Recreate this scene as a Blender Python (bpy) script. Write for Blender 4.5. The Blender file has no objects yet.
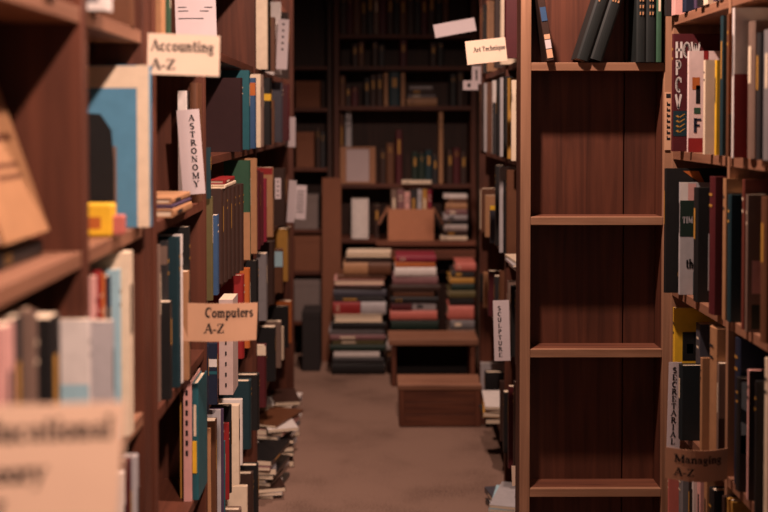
import bpy, bmesh, math, random
from mathutils import Vector, Matrix
RND = random.Random(7)
scene = bpy.context.scene
C = scene.collection
EYE = 1.35
F = 1067.0
PITCH = math.radians(1.6)
SHIFT = 136.0 - F * math.tan(PITCH)      # rows the lens is shifted down by
YAW = math.atan(6.0 / F)

# ------------------------------------------------------------------ camera
cam_d = bpy.data.cameras.new('camera')
cam_d.sensor_width = 36.0
cam_d.lens = F * 36.0 / 768.0
cam_d.shift_y = -SHIFT / 768.0
cam_d.clip_start = 0.05
cam_d.dof.use_dof = True
cam_d.dof.focus_distance = 2.8
cam_d.dof.aperture_fstop = 2.3
cam_d.dof.aperture_blades = 0
cam = bpy.data.objects.new('camera', cam_d)
cam.location = (0, 0, EYE)
cam.rotation_euler = (math.pi / 2 - PITCH, 0, -YAW)
C.objects.link(cam)
scene.camera = cam
CAMR = cam.rotation_euler.to_matrix()


def ray(px, py):
    return CAMR @ Vector(((px - 384.0) / F, (-(py - 256.0) - SHIFT) / F, -1.0))


def at_y(px, py, Y):
    """the point at distance Y down the aisle that lies in this direction"""
    d = ray(px, py)
    t = Y / d.y
    return Vector((d.x * t, Y, EYE + d.z * t))


def at_x(px, py, X):
    d = ray(px, py)
    t = X / d.x
    return Vector((X, d.y * t, EYE + d.z * t))


# ------------------------------------------------------------------ materials
def s2l(c):
    c = c / 255.0
    return c / 12.92 if c <= 0.04045 else ((c + 0.055) / 1.055) ** 2.4


def lin(rgb):
    return tuple(s2l(v) for v in rgb) + (1.0,)


PAL = {
    'black': (30, 29, 30), 'charcoal': (56, 54, 56), 'navy': (34, 46, 74), 'teal': (42, 112, 124), 'dark teal': (28, 66, 76),
    'green': (60, 104, 78), 'dark green': (32, 58, 46), 'maroon': (104, 30, 38), 'red': (178, 44, 44), 'crimson': (170, 44, 72),
    'orange': (214, 118, 52), 'mustard': (204, 152, 66), 'yellow': (246, 196, 48), 'cream': (238, 218, 190), 'white': (230, 222, 216),
    'grey': (142, 138, 140), 'light grey': (190, 186, 188), 'brown': (124, 78, 50), 'dark brown': (74, 48, 38), 'tan': (196, 146, 104),
    'pink': (232, 176, 168), 'salmon': (222, 124, 110), 'pale blue': (168, 208, 220), 'blue': (66, 104, 150), 'purple': (92, 72, 104),
    'mauve': (156, 110, 112), 'taupe': (146, 120, 106), 'olive': (118, 108, 66), 'rust': (136, 66, 52), 'shaded maroon': (58, 26, 28), 'sky blue': (96, 160, 196), 'slate': (84, 84, 96),
}
MATS = {}


def nt(name):
    m = bpy.data.materials.new(name)
    m.use_nodes = True
    t = m.node_tree
    return m, t.nodes, t.links, t.nodes['Principled BSDF']


def m_cover(col, rough=0.5):
    key = ('cover', col, rough)
    if key in MATS:
        return MATS[key]
    rgb = PAL[col] if isinstance(col, str) else col
    m, n, l, b = nt('cover_' + (col.replace(' ', '_') if isinstance(col, str) else 'mixed'))
    tc = n.new('ShaderNodeTexCoord')
    no = n.new('ShaderNodeTexNoise')
    no.inputs['Scale'].default_value = 38
    no.inputs['Detail'].default_value = 5
    l.new(tc.outputs['Object'], no.inputs['Vector'])
    mx = n.new('ShaderNodeMixRGB')
    c = lin(rgb)
    lum = 0.2 * c[0] + 0.7 * c[1] + 0.1 * c[2]
    k = 0.52 + 0.36 * min(1.0, lum / 0.6)
    mx.inputs[1].default_value = tuple(v * 0.78 * k + 0.004 for v in c[:3]) + (1,)
    mx.inputs[2].default_value = tuple(min(1, v * 1.15 * k + 0.006) for v in c[:3]) + (1,)
    l.new(no.outputs['Fac'], mx.inputs[0])
    l.new(mx.outputs[0], b.inputs['Base Color'])
    b.inputs['Roughness'].default_value = rough
    b.inputs['Specular IOR Level'].default_value = 0.35
    MATS[key] = m
    return m


def m_pages(col='cream'):
    key = ('pages', col)
    if key in MATS:
        return MATS[key]
    m, n, l, b = nt('page_edges')
    tc = n.new('ShaderNodeTexCoord')
    mp = n.new('ShaderNodeMapping')
    mp.inputs['Scale'].default_value = (6, 900, 6)
    no = n.new('ShaderNodeTexNoise')
    no.inputs['Scale'].default_value = 1.0
    no.inputs['Detail'].default_value = 3
    l.new(tc.outputs['Object'], mp.inputs['Vector'])
    l.new(mp.outputs[0], no.inputs['Vector'])
    mx = n.new('ShaderNodeMixRGB')
    c = lin(PAL[col])
    mx.inputs[1].default_value = tuple(v * 0.6 for v in c[:3]) + (1,)
    mx.inputs[2].default_value = c
    l.new(no.outputs['Fac'], mx.inputs[0])
    l.new(mx.outputs[0], b.inputs['Base Color'])
    b.inputs['Roughness'].default_value = 0.85
    MATS[key] = m
    return m


def m_wood(name, dark, light, axis):
    key = ('wood', name, axis)
    if key in MATS:
        return MATS[key]
    m, n, l, b = nt('wood_' + name)
    tc = n.new('ShaderNodeTexCoord')
    mp = n.new('ShaderNodeMapping')
    sc = [34.0, 34.0, 34.0]
    sc[axis] = 1.6
    mp.inputs['Scale'].default_value = sc
    l.new(tc.outputs['Object'], mp.inputs['Vector'])
    no = n.new('ShaderNodeTexNoise')
    no.inputs['Scale'].default_value = 1.0
    no.inputs['Detail'].default_value = 6
    no.inputs['Distortion'].default_value = 1.2
    l.new(mp.outputs[0], no.inputs['Vector'])
    no2 = n.new('ShaderNodeTexNoise')
    no2.inputs['Scale'].default_value = 5.0
    l.new(tc.outputs['Object'], no2.inputs['Vector'])
    ad = n.new('ShaderNodeMath')
    ad.operation = 'MULTIPLY_ADD'
    ad.inputs[1].default_value = 0.35
    l.new(no2.outputs['Fac'], ad.inputs[0])
    l.new(no.outputs['Fac'], ad.inputs[2])
    rp = n.new('ShaderNodeValToRGB')
    rp.color_ramp.elements[0].position = 0.42
    rp.color_ramp.elements[1].position = 0.92
    rp.color_ramp.elements[0].color = lin(dark)
    rp.color_ramp.elements[1].color = lin(light)
    l.new(ad.outputs[0], rp.inputs['Fac'])
    l.new(rp.outputs[0], b.inputs['Base Color'])
    b.inputs['Roughness'].default_value = 0.55
    b.inputs['Specular IOR Level'].default_value = 0.3
    bp = n.new('ShaderNodeBump')
    bp.inputs['Strength'].default_value = 0.12
    bp.inputs['Distance'].default_value = 0.002
    l.new(no.outputs['Fac'], bp.inputs['Height'])
    l.new(bp.outputs[0], b.inputs['Normal'])
    MATS[key] = m
    return m


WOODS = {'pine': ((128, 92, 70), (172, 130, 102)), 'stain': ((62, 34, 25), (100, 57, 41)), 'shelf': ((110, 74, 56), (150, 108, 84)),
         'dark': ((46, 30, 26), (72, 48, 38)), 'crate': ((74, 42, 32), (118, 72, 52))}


def wood(name, axis=2):
    return m_wood(name, WOODS[name][0], WOODS[name][1], axis)


def m_plain(name, rgb, rough=0.7, scale=60, amt=0.15, bump=0.0):
    key = ('plain', name)
    if key in MATS:
        return MATS[key]
    m, n, l, b = nt(name)
    tc = n.new('ShaderNodeTexCoord')
    no = n.new('ShaderNodeTexNoise')
    no.inputs['Scale'].default_value = scale
    no.inputs['Detail'].default_value = 6
    l.new(tc.outputs['Object'], no.inputs['Vector'])
    mx = n.new('ShaderNodeMixRGB')
    c = lin(rgb)
    mx.inputs[1].default_value = tuple(v * (1 - amt) for v in c[:3]) + (1,)
    mx.inputs[2].default_value = tuple(min(1, v * (1 + amt)) for v in c[:3]) + (1,)
    l.new(no.outputs['Fac'], mx.inputs[0])
    l.new(mx.outputs[0], b.inputs['Base Color'])
    b.inputs['Roughness'].default_value = rough
    b.inputs['Specular IOR Level'].default_value = 0.25
    if bump:
        bp = n.new('ShaderNodeBump')
        bp.inputs['Strength'].default_value = bump
        bp.inputs['Distance'].default_value = 0.003
        l.new(no.outputs['Fac'], bp.inputs['Height'])
        l.new(bp.outputs[0], b.inputs['Normal'])
    MATS[key] = m
    return m


def m_carpet():
    m, n, l, b = nt('carpet')
    tc = n.new('ShaderNodeTexCoord')
    a = n.new('ShaderNodeTexNoise')
    a.inputs['Scale'].default_value = 160
    a.inputs['Detail'].default_value = 3
    c = n.new('ShaderNodeTexNoise')
    c.inputs['Scale'].default_value = 3.2
    c.inputs['Detail'].default_value = 4
    l.new(tc.outputs['Object'], a.inputs['Vector'])
    l.new(tc.outputs['Object'], c.inputs['Vector'])
    ad = n.new('ShaderNodeMath')
    ad.operation = 'ADD'
    l.new(a.outputs['Fac'], ad.inputs[0])
    l.new(c.outputs['Fac'], ad.inputs[1])
    rp = n.new('ShaderNodeValToRGB')
    rp.color_ramp.elements[0].position = 0.7
    rp.color_ramp.elements[1].position = 1.35
    rp.color_ramp.elements[0].color = lin((94, 74, 64))
    rp.color_ramp.elements[1].color = lin((130, 105, 92))
    l.new(ad.outputs[0], rp.inputs['Fac'])
    l.new(rp.outputs[0], b.inputs['Base Color'])
    b.inputs['Roughness'].default_value = 0.95
    b.inputs['Specular IOR Level'].default_value = 0.1
    bp = n.new('ShaderNodeBump')
    bp.inputs['Strength'].default_value = 0.4
    bp.inputs['Distance'].default_value = 0.004
    l.new(a.outputs['Fac'], bp.inputs['Height'])
    l.new(bp.outputs[0], b.inputs['Normal'])
    return m


M_INK = m_plain('ink', (30, 27, 30), 0.7)
M_CARD = m_plain('card', (236, 212, 188), 0.75, 25, 0.05)
M_CARDW = m_plain('white_card', (206, 194, 196), 0.75, 25, 0.05)
M_CARDT = m_plain('tan_card', (208, 164, 132), 0.75, 25, 0.06)
M_CARDB = m_plain('brown_card', (186, 138, 108), 0.75, 25, 0.06)
M_CARDN = m_plain('near_card', (228, 192, 164), 0.75, 25, 0.05)  # slightly darker than the cream card, for the nearest sign
M_BOX = m_plain('cardboard', (176, 122, 92), 0.85, 30, 0.08)
M_WALL = m_plain('plaster', (96, 80, 70), 0.9, 8, 0.08)


# ------------------------------------------------------------------ mesh helpers
def obj(name, bm, mats, parent=None):
    me = bpy.data.meshes.new(name)
    bmesh.ops.recalc_face_normals(bm, faces=bm.faces[:])
    bm.to_mesh(me)
    bm.free()
    for m in (mats if isinstance(mats, (list, tuple)) else [mats]):
        me.materials.append(m)
    o = bpy.data.objects.new(name, me)
    C.objects.link(o)
    if parent is not None:
        o.parent = parent
    return o


def empty(name, loc):
    o = bpy.data.objects.new(name, None)
    o.empty_display_size = 0.05
    o.location = loc
    C.objects.link(o)
    return o


def tag(o, label=None, cat=None, group=None, kind=None):
    if label and len(label.split()) > 16:
        print('LONG', label)
    if label:
        o['label'] = label
    if cat:
        o['category'] = cat
    if group:
        o['group'] = group
    if kind:
        o['kind'] = kind
    return o


def quad_box(bm, lo, hi, mi=0):
    x0, y0, z0 = lo
    x1, y1, z1 = hi
    v = [bm.verts.new(p) for p in ((x0, y0, z0), (x1, y0, z0), (x1, y1, z0), (x0, y1, z0), (x0, y0, z1), (x1, y0, z1), (x1, y1, z1), (x0, y1, z1))]
    out = []
    for f in ((0, 3, 2, 1), (4, 5, 6, 7), (0, 1, 5, 4), (1, 2, 6, 5), (2, 3, 7, 6), (3, 0, 4, 7)):
        fc = bm.faces.new([v[i] for i in f])
        fc.material_index = mi
        out.append(fc)
    return v


def box(bm, lo, hi, bev=0.0, mi=0):
    if bev <= 0:
        return quad_box(bm, lo, hi, mi)
    b2 = bmesh.new()
    quad_box(b2, lo, hi, mi)
    bmesh.ops.bevel(b2, geom=b2.edges[:], offset=bev, segments=2, affect='EDGES', profile=0.5)
    vm = {v: bm.verts.new(v.co) for v in b2.verts}
    for f in b2.faces:
        nf = bm.faces.new([vm[v] for v in f.verts])
        nf.material_index = mi
    b2.free()


def B(lo, hi, bev=0.0):
    bm = bmesh.new()
    box(bm, lo, hi, bev)
    return bm


# ------------------------------------------------------------------ lettering: strokes (x, z) in cap heights
def arc(cx, cy, rx, ry, a0, a1, n=10):
    return [(cx + rx * math.cos(math.radians(a0 + (a1 - a0) * i / n)), cy + ry * math.sin(math.radians(a0 + (a1 - a0) * i / n))) for i in range(n + 1)]


K, N_, S_ = 0.17, 0.075, 'serif'
GLY = {
    'A': (.84, [(K, [(.42, .98), (.74, 0)]), (N_, [(.42, .98), (.1, 0)]), (N_, [(.2, .34), (.62, .34)])], [(.1, 0), (.74, 0)]),
    'C': (.8, [(K, arc(.46, .5, .32, .46, 70, 290, 14)), (N_, [(.7, .98), (.7, .68)])], []),
    'E': (.74, [(K, [(.2, 0), (.2, 1)]), (N_, [(.2, .96), (.64, .96), (.64, .76)]), (N_, [(.2, .5), (.5, .5)]), (N_, [(.2, .04), (.66, .04), (.66, .26)])], [(.2, 0), (.2, .97)]),
    'F': (.7, [(K, [(.2, 0), (.2, 1)]), (N_ * 1.5, [(.2, .94), (.66, .94)]), (N_ * 1.5, [(.2, .5), (.54, .5)])], []),
    'H': (.84, [(K, [(.16, 0), (.16, 1)]), (K, [(.66, 0), (.66, 1)]), (.12, [(.16, .5), (.66, .5)])], []),
    'I': (.46, [(K, [(.23, 0), (.23, 1)])], [(.23, 0), (.23, .97)]),
    'L': (.7, [(K, [(.2, 0), (.2, 1)]), (N_, [(.2, .04), (.64, .04), (.64, .28)])], [(.2, 0), (.2, .97)]),
    'M': (1.0, [(N_, [(.14, 0), (.14, 1)]), (K, [(.18, .98), (.5, .1)]), (N_, [(.5, .1), (.82, .98)]), (K, [(.84, 0), (.84, 1)])], [(.14, 0), (.84, 0), (.12, .97), (.86, .97)]),
    'N': (.86, [(N_, [(.14, 0), (.14, 1)]), (K, [(.16, .96), (.7, .04)]), (N_, [(.72, 0), (.72, 1)])], [(.14, 0), (.12, .97), (.72, .97)]),
    'O': (.86, [(K, arc(.43, .5, .31, .43, 0, 360, 22))], []),
    'P': (.74, [(K, [(.2, 0), (.2, 1)]), (N_, [(.2, .95), (.4, .95)]), (K, arc(.4, .73, .2, .22, 90, -90, 10)), (N_, [(.4, .51), (.2, .51)])], [(.2, 0), (.2, .97)]),
    'R': (.82, [(K, [(.2, 0), (.2, 1)]), (N_, [(.2, .95), (.4, .95)]), (K, arc(.4, .73, .18, .22, 90, -90, 10)), (N_, [(.4, .51), (.2, .51)]), (K, [(.4, .5), (.72, .02)])], [(.2, 0), (.2, .97), (.74, 0)]),
    'S': (.68, [(K, arc(.34, .73, .2, .22, 40, 250, 10) + arc(.34, .27, .2, .24, 80, -140, 10))], []),
    'T': (.78, [(K, [(.39, 0), (.39, 1)]), (N_, [(.08, .74), (.08, .95), (.7, .95), (.7, .74)])], [(.39, 0)]),
    'U': (.84, [(K, [(.2, 1), (.2, .3)] + arc(.43, .3, .23, .26, 180, 360, 10) + [(.66, .3), (.66, 1)])], [(.2, .97), (.66, .97)]),
    'V': (.84, [(K, [(.12, 1), (.4, .04)]), (K, [(.4, .04), (.7, 1)])], []),
    'W': (1.1, [(.14, [(.1, 1), (.32, .04), (.53, .9), (.74, .04), (.98, 1)])], []),
    'Y': (.8, [(K, [(.1, .98), (.4, .45)]), (N_, [(.4, .45), (.7, .98)]), (K, [(.4, 0), (.4, .48)])], [(.4, 0), (.12, .97), (.7, .97)]),
    'Z': (.76, [(N_, [(.1, .74), (.1, .95), (.64, .95)]), (K, [(.62, .95), (.12, .05)]), (N_, [(.1, .05), (.66, .05), (.66, .28)])], []),
    '-': (.4, [(.12, [(.06, .32), (.34, .32)])], []),
    ' ': (.3, [], []),
    'a': (.6, [(K * .9, [(.42, .06), (.42, .45)] + arc(.27, .45, .15, .17, 0, 160, 7)), (N_ * 1.3, arc(.25, .2, .15, .16, 60, 300, 9) + [(.42, .1)])], [(.46, 0)]),
    'c': (.55, [(K * .9, arc(.31, .32, .2, .29, 55, 305, 12))], []),
    'd': (.64, [(K, [(.47, 0), (.47, 1)]), (K * .9, arc(.27, .32, .17, .29, 40, 320, 12))], [(.5, 0), (.43, .97)]),
    'e': (.56, [(K * .9, arc(.3, .32, .2, .29, 0, 310, 13)), (N_, [(.12, .35), (.5, .35)])], []),
    'g': (.58, [(K * .8, arc(.27, .42, .17, .2, 0, 360, 12)), (K * .7, [(.14, .2), (.2, .08), (.42, .04)] + arc(.28, -.12, .19, .14, 50, -200, 10)), (N_, [(.42, .56), (.55, .64)])], []),
    'h': (.66, [(K, [(.17, 0), (.17, 1)]), (K * .9, [(.17, .42)] + arc(.35, .42, .15, .2, 140, 0, 6) + [(.5, 0)])], [(.17, 0), (.14, .97), (.5, 0)]),
    'i': (.36, [(K, [(.18, 0), (.18, .64)]), (K * 1.1, [(.18, .84), (.18, .97)])], [(.18, 0), (.13, .61)]),
    'l': (.36, [(K, [(.18, 0), (.18, 1)])], [(.18, 0), (.13, .97)]),
    'm': (.96, [(K, [(.17, 0), (.17, .64)]), (K * .9, [(.17, .42)] + arc(.33, .42, .14, .2, 140, 0, 6) + [(.47, 0)]), (K * .9, [(.47, .42)] + arc(.63, .42, .14, .2, 140, 0, 6) + [(.77, 0)])], [(.17, 0), (.13, .61), (.47, 0), (.78, 0)]),
    'n': (.66, [(K, [(.17, 0), (.17, .64)]), (K * .9, [(.17, .42)] + arc(.35, .42, .15, .2, 140, 0, 6) + [(.5, 0)])], [(.17, 0), (.13, .61), (.5, 0)]),
    'o': (.6, [(K * .9, arc(.3, .32, .2, .28, 0, 360, 16))], []),
    'p': (.64, [(K, [(.17, -.3), (.17, .64)]), (K * .9, arc(.35, .32, .18, .29, 140, -140, 12))], [(.17, -.3), (.13, .61)]),
    'q': (.64, [(K, [(.47, -.3), (.47, .64)]), (K * .9, arc(.28, .32, .18, .29, 40, 320, 12))], [(.47, -.3)]),
    'r': (.5, [(K, [(.17, 0), (.17, .64)]), (K * .9, [(.17, .4), (.28, .56), (.42, .56)])], [(.17, 0), (.13, .61)]),
    's': (.5, [(K * .85, arc(.26, .46, .14, .14, 40, 250, 8) + arc(.26, .17, .15, .15, 80, -140, 8))], []),
    't': (.42, [(K, [(.19, .9), (.19, .14), (.26, .04), (.36, .06)]), (N_ * 1.2, [(.04, .6), (.36, .6)])], []),
    'u': (.66, [(K * .9, [(.16, .62), (.16, .2)] + arc(.31, .2, .15, .18, 180, 330, 7)), (K, [(.48, 0), (.48, .64)])], [(.13, .61), (.45, .61), (.52, 0)]),
    'y': (.6, [(K, [(.1, .62), (.31, .06)]), (N_, [(.52, .62), (.3, .02), (.2, -.26), (.08, -.26)])], [(.1, .61), (.52, .61)]),
    'v': (.6, [(K, [(.1, .62), (.3, .04)]), (N_, [(.3, .04), (.5, .62)])], []),
}


def stroke(bm, pts, w, place, mi, fat=1.25):
    """a thin raised stroke along pts, each point placed by place(x, z, raise)"""
    w *= fat
    for a, b in zip(pts, pts[1:]):
        dx, dz = b[0] - a[0], b[1] - a[1]
        L = math.hypot(dx, dz)
        if L < 1e-6:
            continue
        ux, uz = dx / L, dz / L
        e = w * 0.22 if L > w else w * 0.1
        ax, az, bx, bz = a[0] - ux * e, a[1] - uz * e, b[0] + ux * e, b[1] + uz * e
        nx, nz = -uz * w / 2, ux * w / 2
        q = [(ax + nx, az + nz), (ax - nx, az - nz), (bx - nx, bz - nz), (bx + nx, bz + nz)]
        f = bm.faces.new([bm.verts.new(place(x, z, 1)) for x, z in q])
        f.material_index = mi


def write(bm, text, x, z, h, place, mi, serif=True, wx=1.0, gap=0.0):
    """text from (x, z), cap height h; place maps sheet coordinates to the mesh"""
    for ch in text:
        w, strokes, serifs = GLY[ch]
        def pl(a, b, r, x=x):
            return place(x + a * h * wx, z + b * h, r)
        for sw, pts in strokes:
            stroke(bm, pts, sw, pl, mi, 1.25 if serif else 1.5)
        if serif:
            for sx, sz in serifs:
                stroke(bm, [(sx - .13, sz + .03), (sx + .13, sz + .03)], .07, pl, mi)
        x += (w + gap) * h * wx
    return x


def text_w(text, h, wx=1.0, gap=0.0):
    return sum(GLY[c][0] + gap for c in text) * h * wx


# ------------------------------------------------------------------ signs
def card(name, label, tl, tr, bl, texts, mat, bow=0.0, group=None, cat='sign', nu=14):
    """a bowed card sheet between three corner points in space; texts: ('h'|'v', string, x, z, height) as fractions of the sheet"""
    o0 = bl
    ux = tr - tl
    W = ux.length
    ux.normalize()
    up = tl - bl
    H = up.length
    nrm = ux.cross(up.normalized())
    if nrm.y > 0:
        nrm = -nrm
    nrm.normalize()
    up = up.normalized()
    rot = Matrix((ux, -nrm, up)).transposed().to_4x4()
    mw = Matrix.Translation(o0) @ rot
    bm = bmesh.new()

    def place(x, z, r):
        return (x, -bow * math.sin(math.pi * max(0, min(1, x / W))) - 0.0005 * r, z)
    th = 0.0012
    fr, bk = [], []
    for i in range(nu + 1):
        x = W * i / nu
        y = place(x, 0, 0)[1]
        fr.append((bm.verts.new((x, y, 0)), bm.verts.new((x, y, H))))
        bk.append((bm.verts.new((x, y + th, 0)), bm.verts.new((x, y + th, H))))
    for i in range(nu):
        bm.faces.new((fr[i][0], fr[i + 1][0], fr[i + 1][1], fr[i][1]))
        bm.faces.new((bk[i][0], bk[i][1], bk[i + 1][1], bk[i + 1][0]))
        bm.faces.new((fr[i][0], bk[i][0], bk[i + 1][0], fr[i + 1][0]))
        bm.faces.new((fr[i][1], fr[i + 1][1], bk[i + 1][1], bk[i][1]))
    bm.faces.new((fr[0][0], fr[0][1], bk[0][1], bk[0][0]))
    bm.faces.new((fr[-1][0], bk[-1][0], bk[-1][1], fr[-1][1]))
    for t in texts:
        if t[0] == 'h':
            _, s, fx, fz, fh, tw = t
            h = fh * H
            k = tw * W / text_w(s, h) if tw else 1.0
            write(bm, s, fx * W, fz * H, h, place, 1, True, k)
        elif t[0] == 'v':
            _, s, fx, ftop, fbot, fh = t
            h = fh * H
            for i, ch in enumerate(s):
                zc = H * (ftop + (fbot - ftop) * i / max(1, len(s) - 1))
                write(bm, ch, fx * W - GLY[ch][0] * h * .6, zc - h / 2, h, place, 1, True, 1.2)
        elif t[0] == 'bar':
            _, x0, z0, x1, z1 = t
            f = bm.faces.new([bm.verts.new(place(a * W, b * H, 1)) for a, b in ((x0, z0), (x1, z0), (x1, z1), (x0, z1))])
            f.material_index = 1
    me = bpy.data.meshes.new(name)
    bm.to_mesh(me)
    bm.free()
    me.materials.append(mat)
    me.materials.append(M_INK)
    o = bpy.data.objects.new(name, me)
    o.matrix_world = mw
    C.objects.link(o)
    tag(o, label, cat, group)
    return o


# ------------------------------------------------------------------ books
def book(mw, T, H, D, col, label, group, s=1, art=(), pages='cream', bulge=0.1, hard=True, cat='book', name='book', bands=True, rough=0.5):
    """spine on the local x=0 side, cover faces local -y, upright along z; s=-1 mirrors the spine to the other side"""
    bt = 0.0026 if hard else 0.0009
    ins = 0.0035 if hard else 0.0004
    b = bulge * T if hard else 0.0
    bm = bmesh.new()
    sec = [(-D, 0.0), (-b - 0.001, 0.0)]
    if b > 0:
        for i in range(1, 6):
            a = i / 6.0
            sec.append((-b + b * math.sin(math.pi * a) ** 0.6, T * a))
    else:
        sec += [(0, 0.001), (0, T - 0.001)]
    sec += [(-b - 0.001, T), (-D, T), (-D, T - bt), (-b - bt - 0.001, T - bt), (-b - bt - 0.001, bt), (-D, bt)]
    mats = [m_cover(col, rough)]

    def mat_i(c):
        m = m_cover(c, rough)
        if m not in mats:
            mats.append(m)
        return mats.index(m)
    lo = [bm.verts.new((x * s, y, 0)) for x, y in sec]
    hi = [bm.verts.new((x * s, y, H)) for x, y in sec]
    n = len(sec)
    for i in range(n):
        bm.faces.new((lo[i], lo[(i + 1) % n], hi[(i + 1) % n], hi[i]))
    bm.faces.new(lo)
    bm.faces.new(hi)
    bmesh.ops.recalc_face_normals(bm, faces=bm.faces[:])
    # bands printed on the spine, raised by a hair
    if bands and T > 0.008:
        base = 'mustard' if col in ('black', 'maroon', 'dark green', 'navy', 'dark brown', 'dark teal', 'brown', 'charcoal') else ('charcoal' if col in ('white', 'cream', 'pink', 'pale blue', 'yellow', 'light grey', 'tan') else 'cream')
        mi = mat_i(base)
        zs = [(0.78, 0.80), (0.86, 0.88)] if RND.random() < .5 else [(0.55, 0.82)]
        for z0, z1 in zs:
            w0, w1 = (0.3, 0.7) if z1 - z0 > .1 else (0.22, 0.78)
            xx = s * (0.0005 + (0.0 if b > 0 else 0.0))
            f = bm.faces.new([bm.verts.new((xx, T * a, H * z)) for a, z in ((w0, z0), (w1, z0), (w1, z1), (w0, z1))])
            f.material_index = mi
    for a in art:
        if a[0] == 'text':
            _, tx, x, z, h, c, k = a
            mi = mat_i(c)

            def place(px_, pz_, r, s=s):
                return ((-px_) if s > 0 else px_, -0.0006, pz_)
            if s > 0:
                x = x - 0.0
                # mirrored sheet: letters run away from the fore edge towards the spine side
                def place(px_, pz_, r, W=D):
                    return (px_ - W, -0.0006, pz_)
            write(bm, tx, x * D, z * H, h * H, place, mi, False, k)
        elif a[0] == 'poly':
            _, pts, c = a
            mi = mat_i(c)
            f = bm.faces.new([bm.verts.new((-s * D * x, -0.0006, H * z)) for x, z in pts])
            f.material_index = mi
        else:
            x0, z0, x1, z1, c = a
            mi = mat_i(c)
            f = bm.faces.new([bm.verts.new((-s * D * x, -0.0004, H * z)) for x, z in ((x0, z0), (x1, z0), (x1, z1), (x0, z1))])
            f.material_index = mi
    me = bpy.data.meshes.new(name)
    bm.to_mesh(me)
    bm.free()
    for m in mats:
        me.materials.append(m)
    o = bpy.data.objects.new(name, me)
    o.matrix_world = mw
    C.objects.link(o)
    tag(o, label, cat, group)
    p = bmesh.new()
    xs = sorted((-s * (D - ins - 0.0005), -s * (b + bt + 0.0015)))
    quad_box(p, (xs[0], bt + 0.0002, ins), (xs[1], T - bt - 0.0002, H - ins))
    obj('pages', p, m_pages(pages), o)
    return o


ORD = ['first', 'second', 'third', 'fourth', 'fifth', 'sixth', 'seventh', 'eighth', 'ninth', 'tenth', 'eleventh', 'twelfth', 'thirteenth', 'fourteenth',
       'fifteenth', 'sixteenth', 'seventeenth', 'eighteenth', 'nineteenth', 'twentieth']


def cname(c):
    return c if isinstance(c, str) else 'patterned'


def row(side, face, base, items, where, group, D=0.19, maxh=0.33, Tmax=0.05, jit=0.006):
    """upright books of one shelf; each item: (pixel of the spine's far corner, top row, colour, options). face: x of the spines."""
    sgn = 1 if side == 'L' else -1
    recs = []
    for it in items:
        px, top, col = it[:3]
        o = it[3] if len(it) > 3 else {}
        X = -sgn * face + sgn * (o.get('p', 0.0) + RND.uniform(-jit, jit))
        q = at_x(px, top, X)
        recs.append([q.y, X, px, top, col, o])
    recs.sort(key=lambda r: r[0])
    prev = 0.0
    k = 0
    case = [c for c in CASES[side] if abs(c[0] - face) < 0.025]
    for Y, X, px, top, col, o in recs:
        T = o.get('T', None) or RND.uniform(0.55, 1.0) * Tmax
        Y0 = max(Y - T, prev + 0.002)
        Y1 = max(Y, Y0 + 0.010)
        ymid = (Y0 + Y1) / 2
        bay = None
        for c in case:
            for b in c[4]:
                e = max(b[0] - ymid, ymid - b[1], 0)
                if bay is None or e < bay[0]:
                    bay = (e, b, c)
        if bay:
            b, c = bay[1], bay[2]
            if Y0 < b[0] + 0.001:
                Y0 = max(b[0] + 0.001, prev + 0.002)
                Y1 = max(Y1, Y0 + 0.010)
            if Y1 > b[1] - 0.001:
                Y1 = b[1] - 0.001
                if Y1 - Y0 < 0.008:
                    Y0 = max(prev + 0.002, Y1 - min(T, 0.02))
                    if Y1 - Y0 < 0.006:
                        print('dropped', side, px, top, col)
                        continue
            up = [z for z in b[2] if z > base + 0.05]
            lim = (min(up) - b[3] - 0.003 if up else b[4]) - base
            # the shelf of this bay that carries the book
            bs = min(b[2], key=lambda z: abs(z - base))
        else:
            lim, bs = 0.4, base
        T = Y1 - Y0
        prev = Y1
        z = at_y(px, top, Y1).z
        H = max(0.12, min(maxh, lim, o.get('H', z - base - 0.001)))
        d = o.get('D', D)
        if bay:
            d = min(d, (abs(X) < c[0] and c[0] - abs(X) or 0) + c[1] - max(0, abs(X) - c[0]) - 0.013)
        mw = Matrix.Translation((X, Y0, base + 0.0006))
        size = 'slim ' if T < 0.022 else ('thick ' if T > 0.042 else '')
        tall = 'tall ' if H > 0.265 else ('short ' if H < 0.19 else '')
        for pre in (tall + size, size, ''):
            lab = o.get('label') or '%s%s book, %s from near end %s' % (pre, cname(col), ORD[k], where)
            if len(lab.split()) <= 16:
                break
        book(mw, T, H, d, col, lab, group, s=sgn, art=o.get('art', ()), hard=o.get('hard', RND.random() < .6), pages=o.get('pages', 'cream'))
        k += 1


def flat(x0, x1, ybot, ytop, Y, col, label, group, pages_out=False, D=0.2, turn=0.0, zbot=None, hard=True, art=()):
    """a book lying flat across the view between two pixel columns at depth Y; returns the height of its top"""
    a = at_y(x0, ybot, Y)
    b = at_y(x1, ybot, Y)
    z0 = a.z if zbot is None else zbot
    T = max(0.008, at_y(x0, ytop, Y).z - z0 - 0.0006)
    L = b.x - a.x
    if pages_out:
        R = Matrix(((0, 0, 1), (1, 0, 0), (0, 1, 0))).to_4x4()      # x->+Y, y->+Z, z->+X
        loc = Vector((a.x, Y + D, z0 + 0.0003))
    else:
        R = Matrix(((0, 0, -1), (-1, 0, 0), (0, 1, 0))).to_4x4()    # x->-Y, y->+Z, z->-X
        loc = Vector((b.x, Y, z0 + 0.0003))
    c = Vector(((a.x + b.x) / 2, Y + D / 2, 0))
    mw = Matrix.Translation(c) @ Matrix.Rotation(turn, 4, 'Z') @ Matrix.Translation(-c) @ Matrix.Translation(loc) @ R
    book(mw, T, L, D, col, label, group, hard=hard, art=art)
    return z0 + T + 0.0006


SHELVES = []          # undersides of the far shelves


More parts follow.
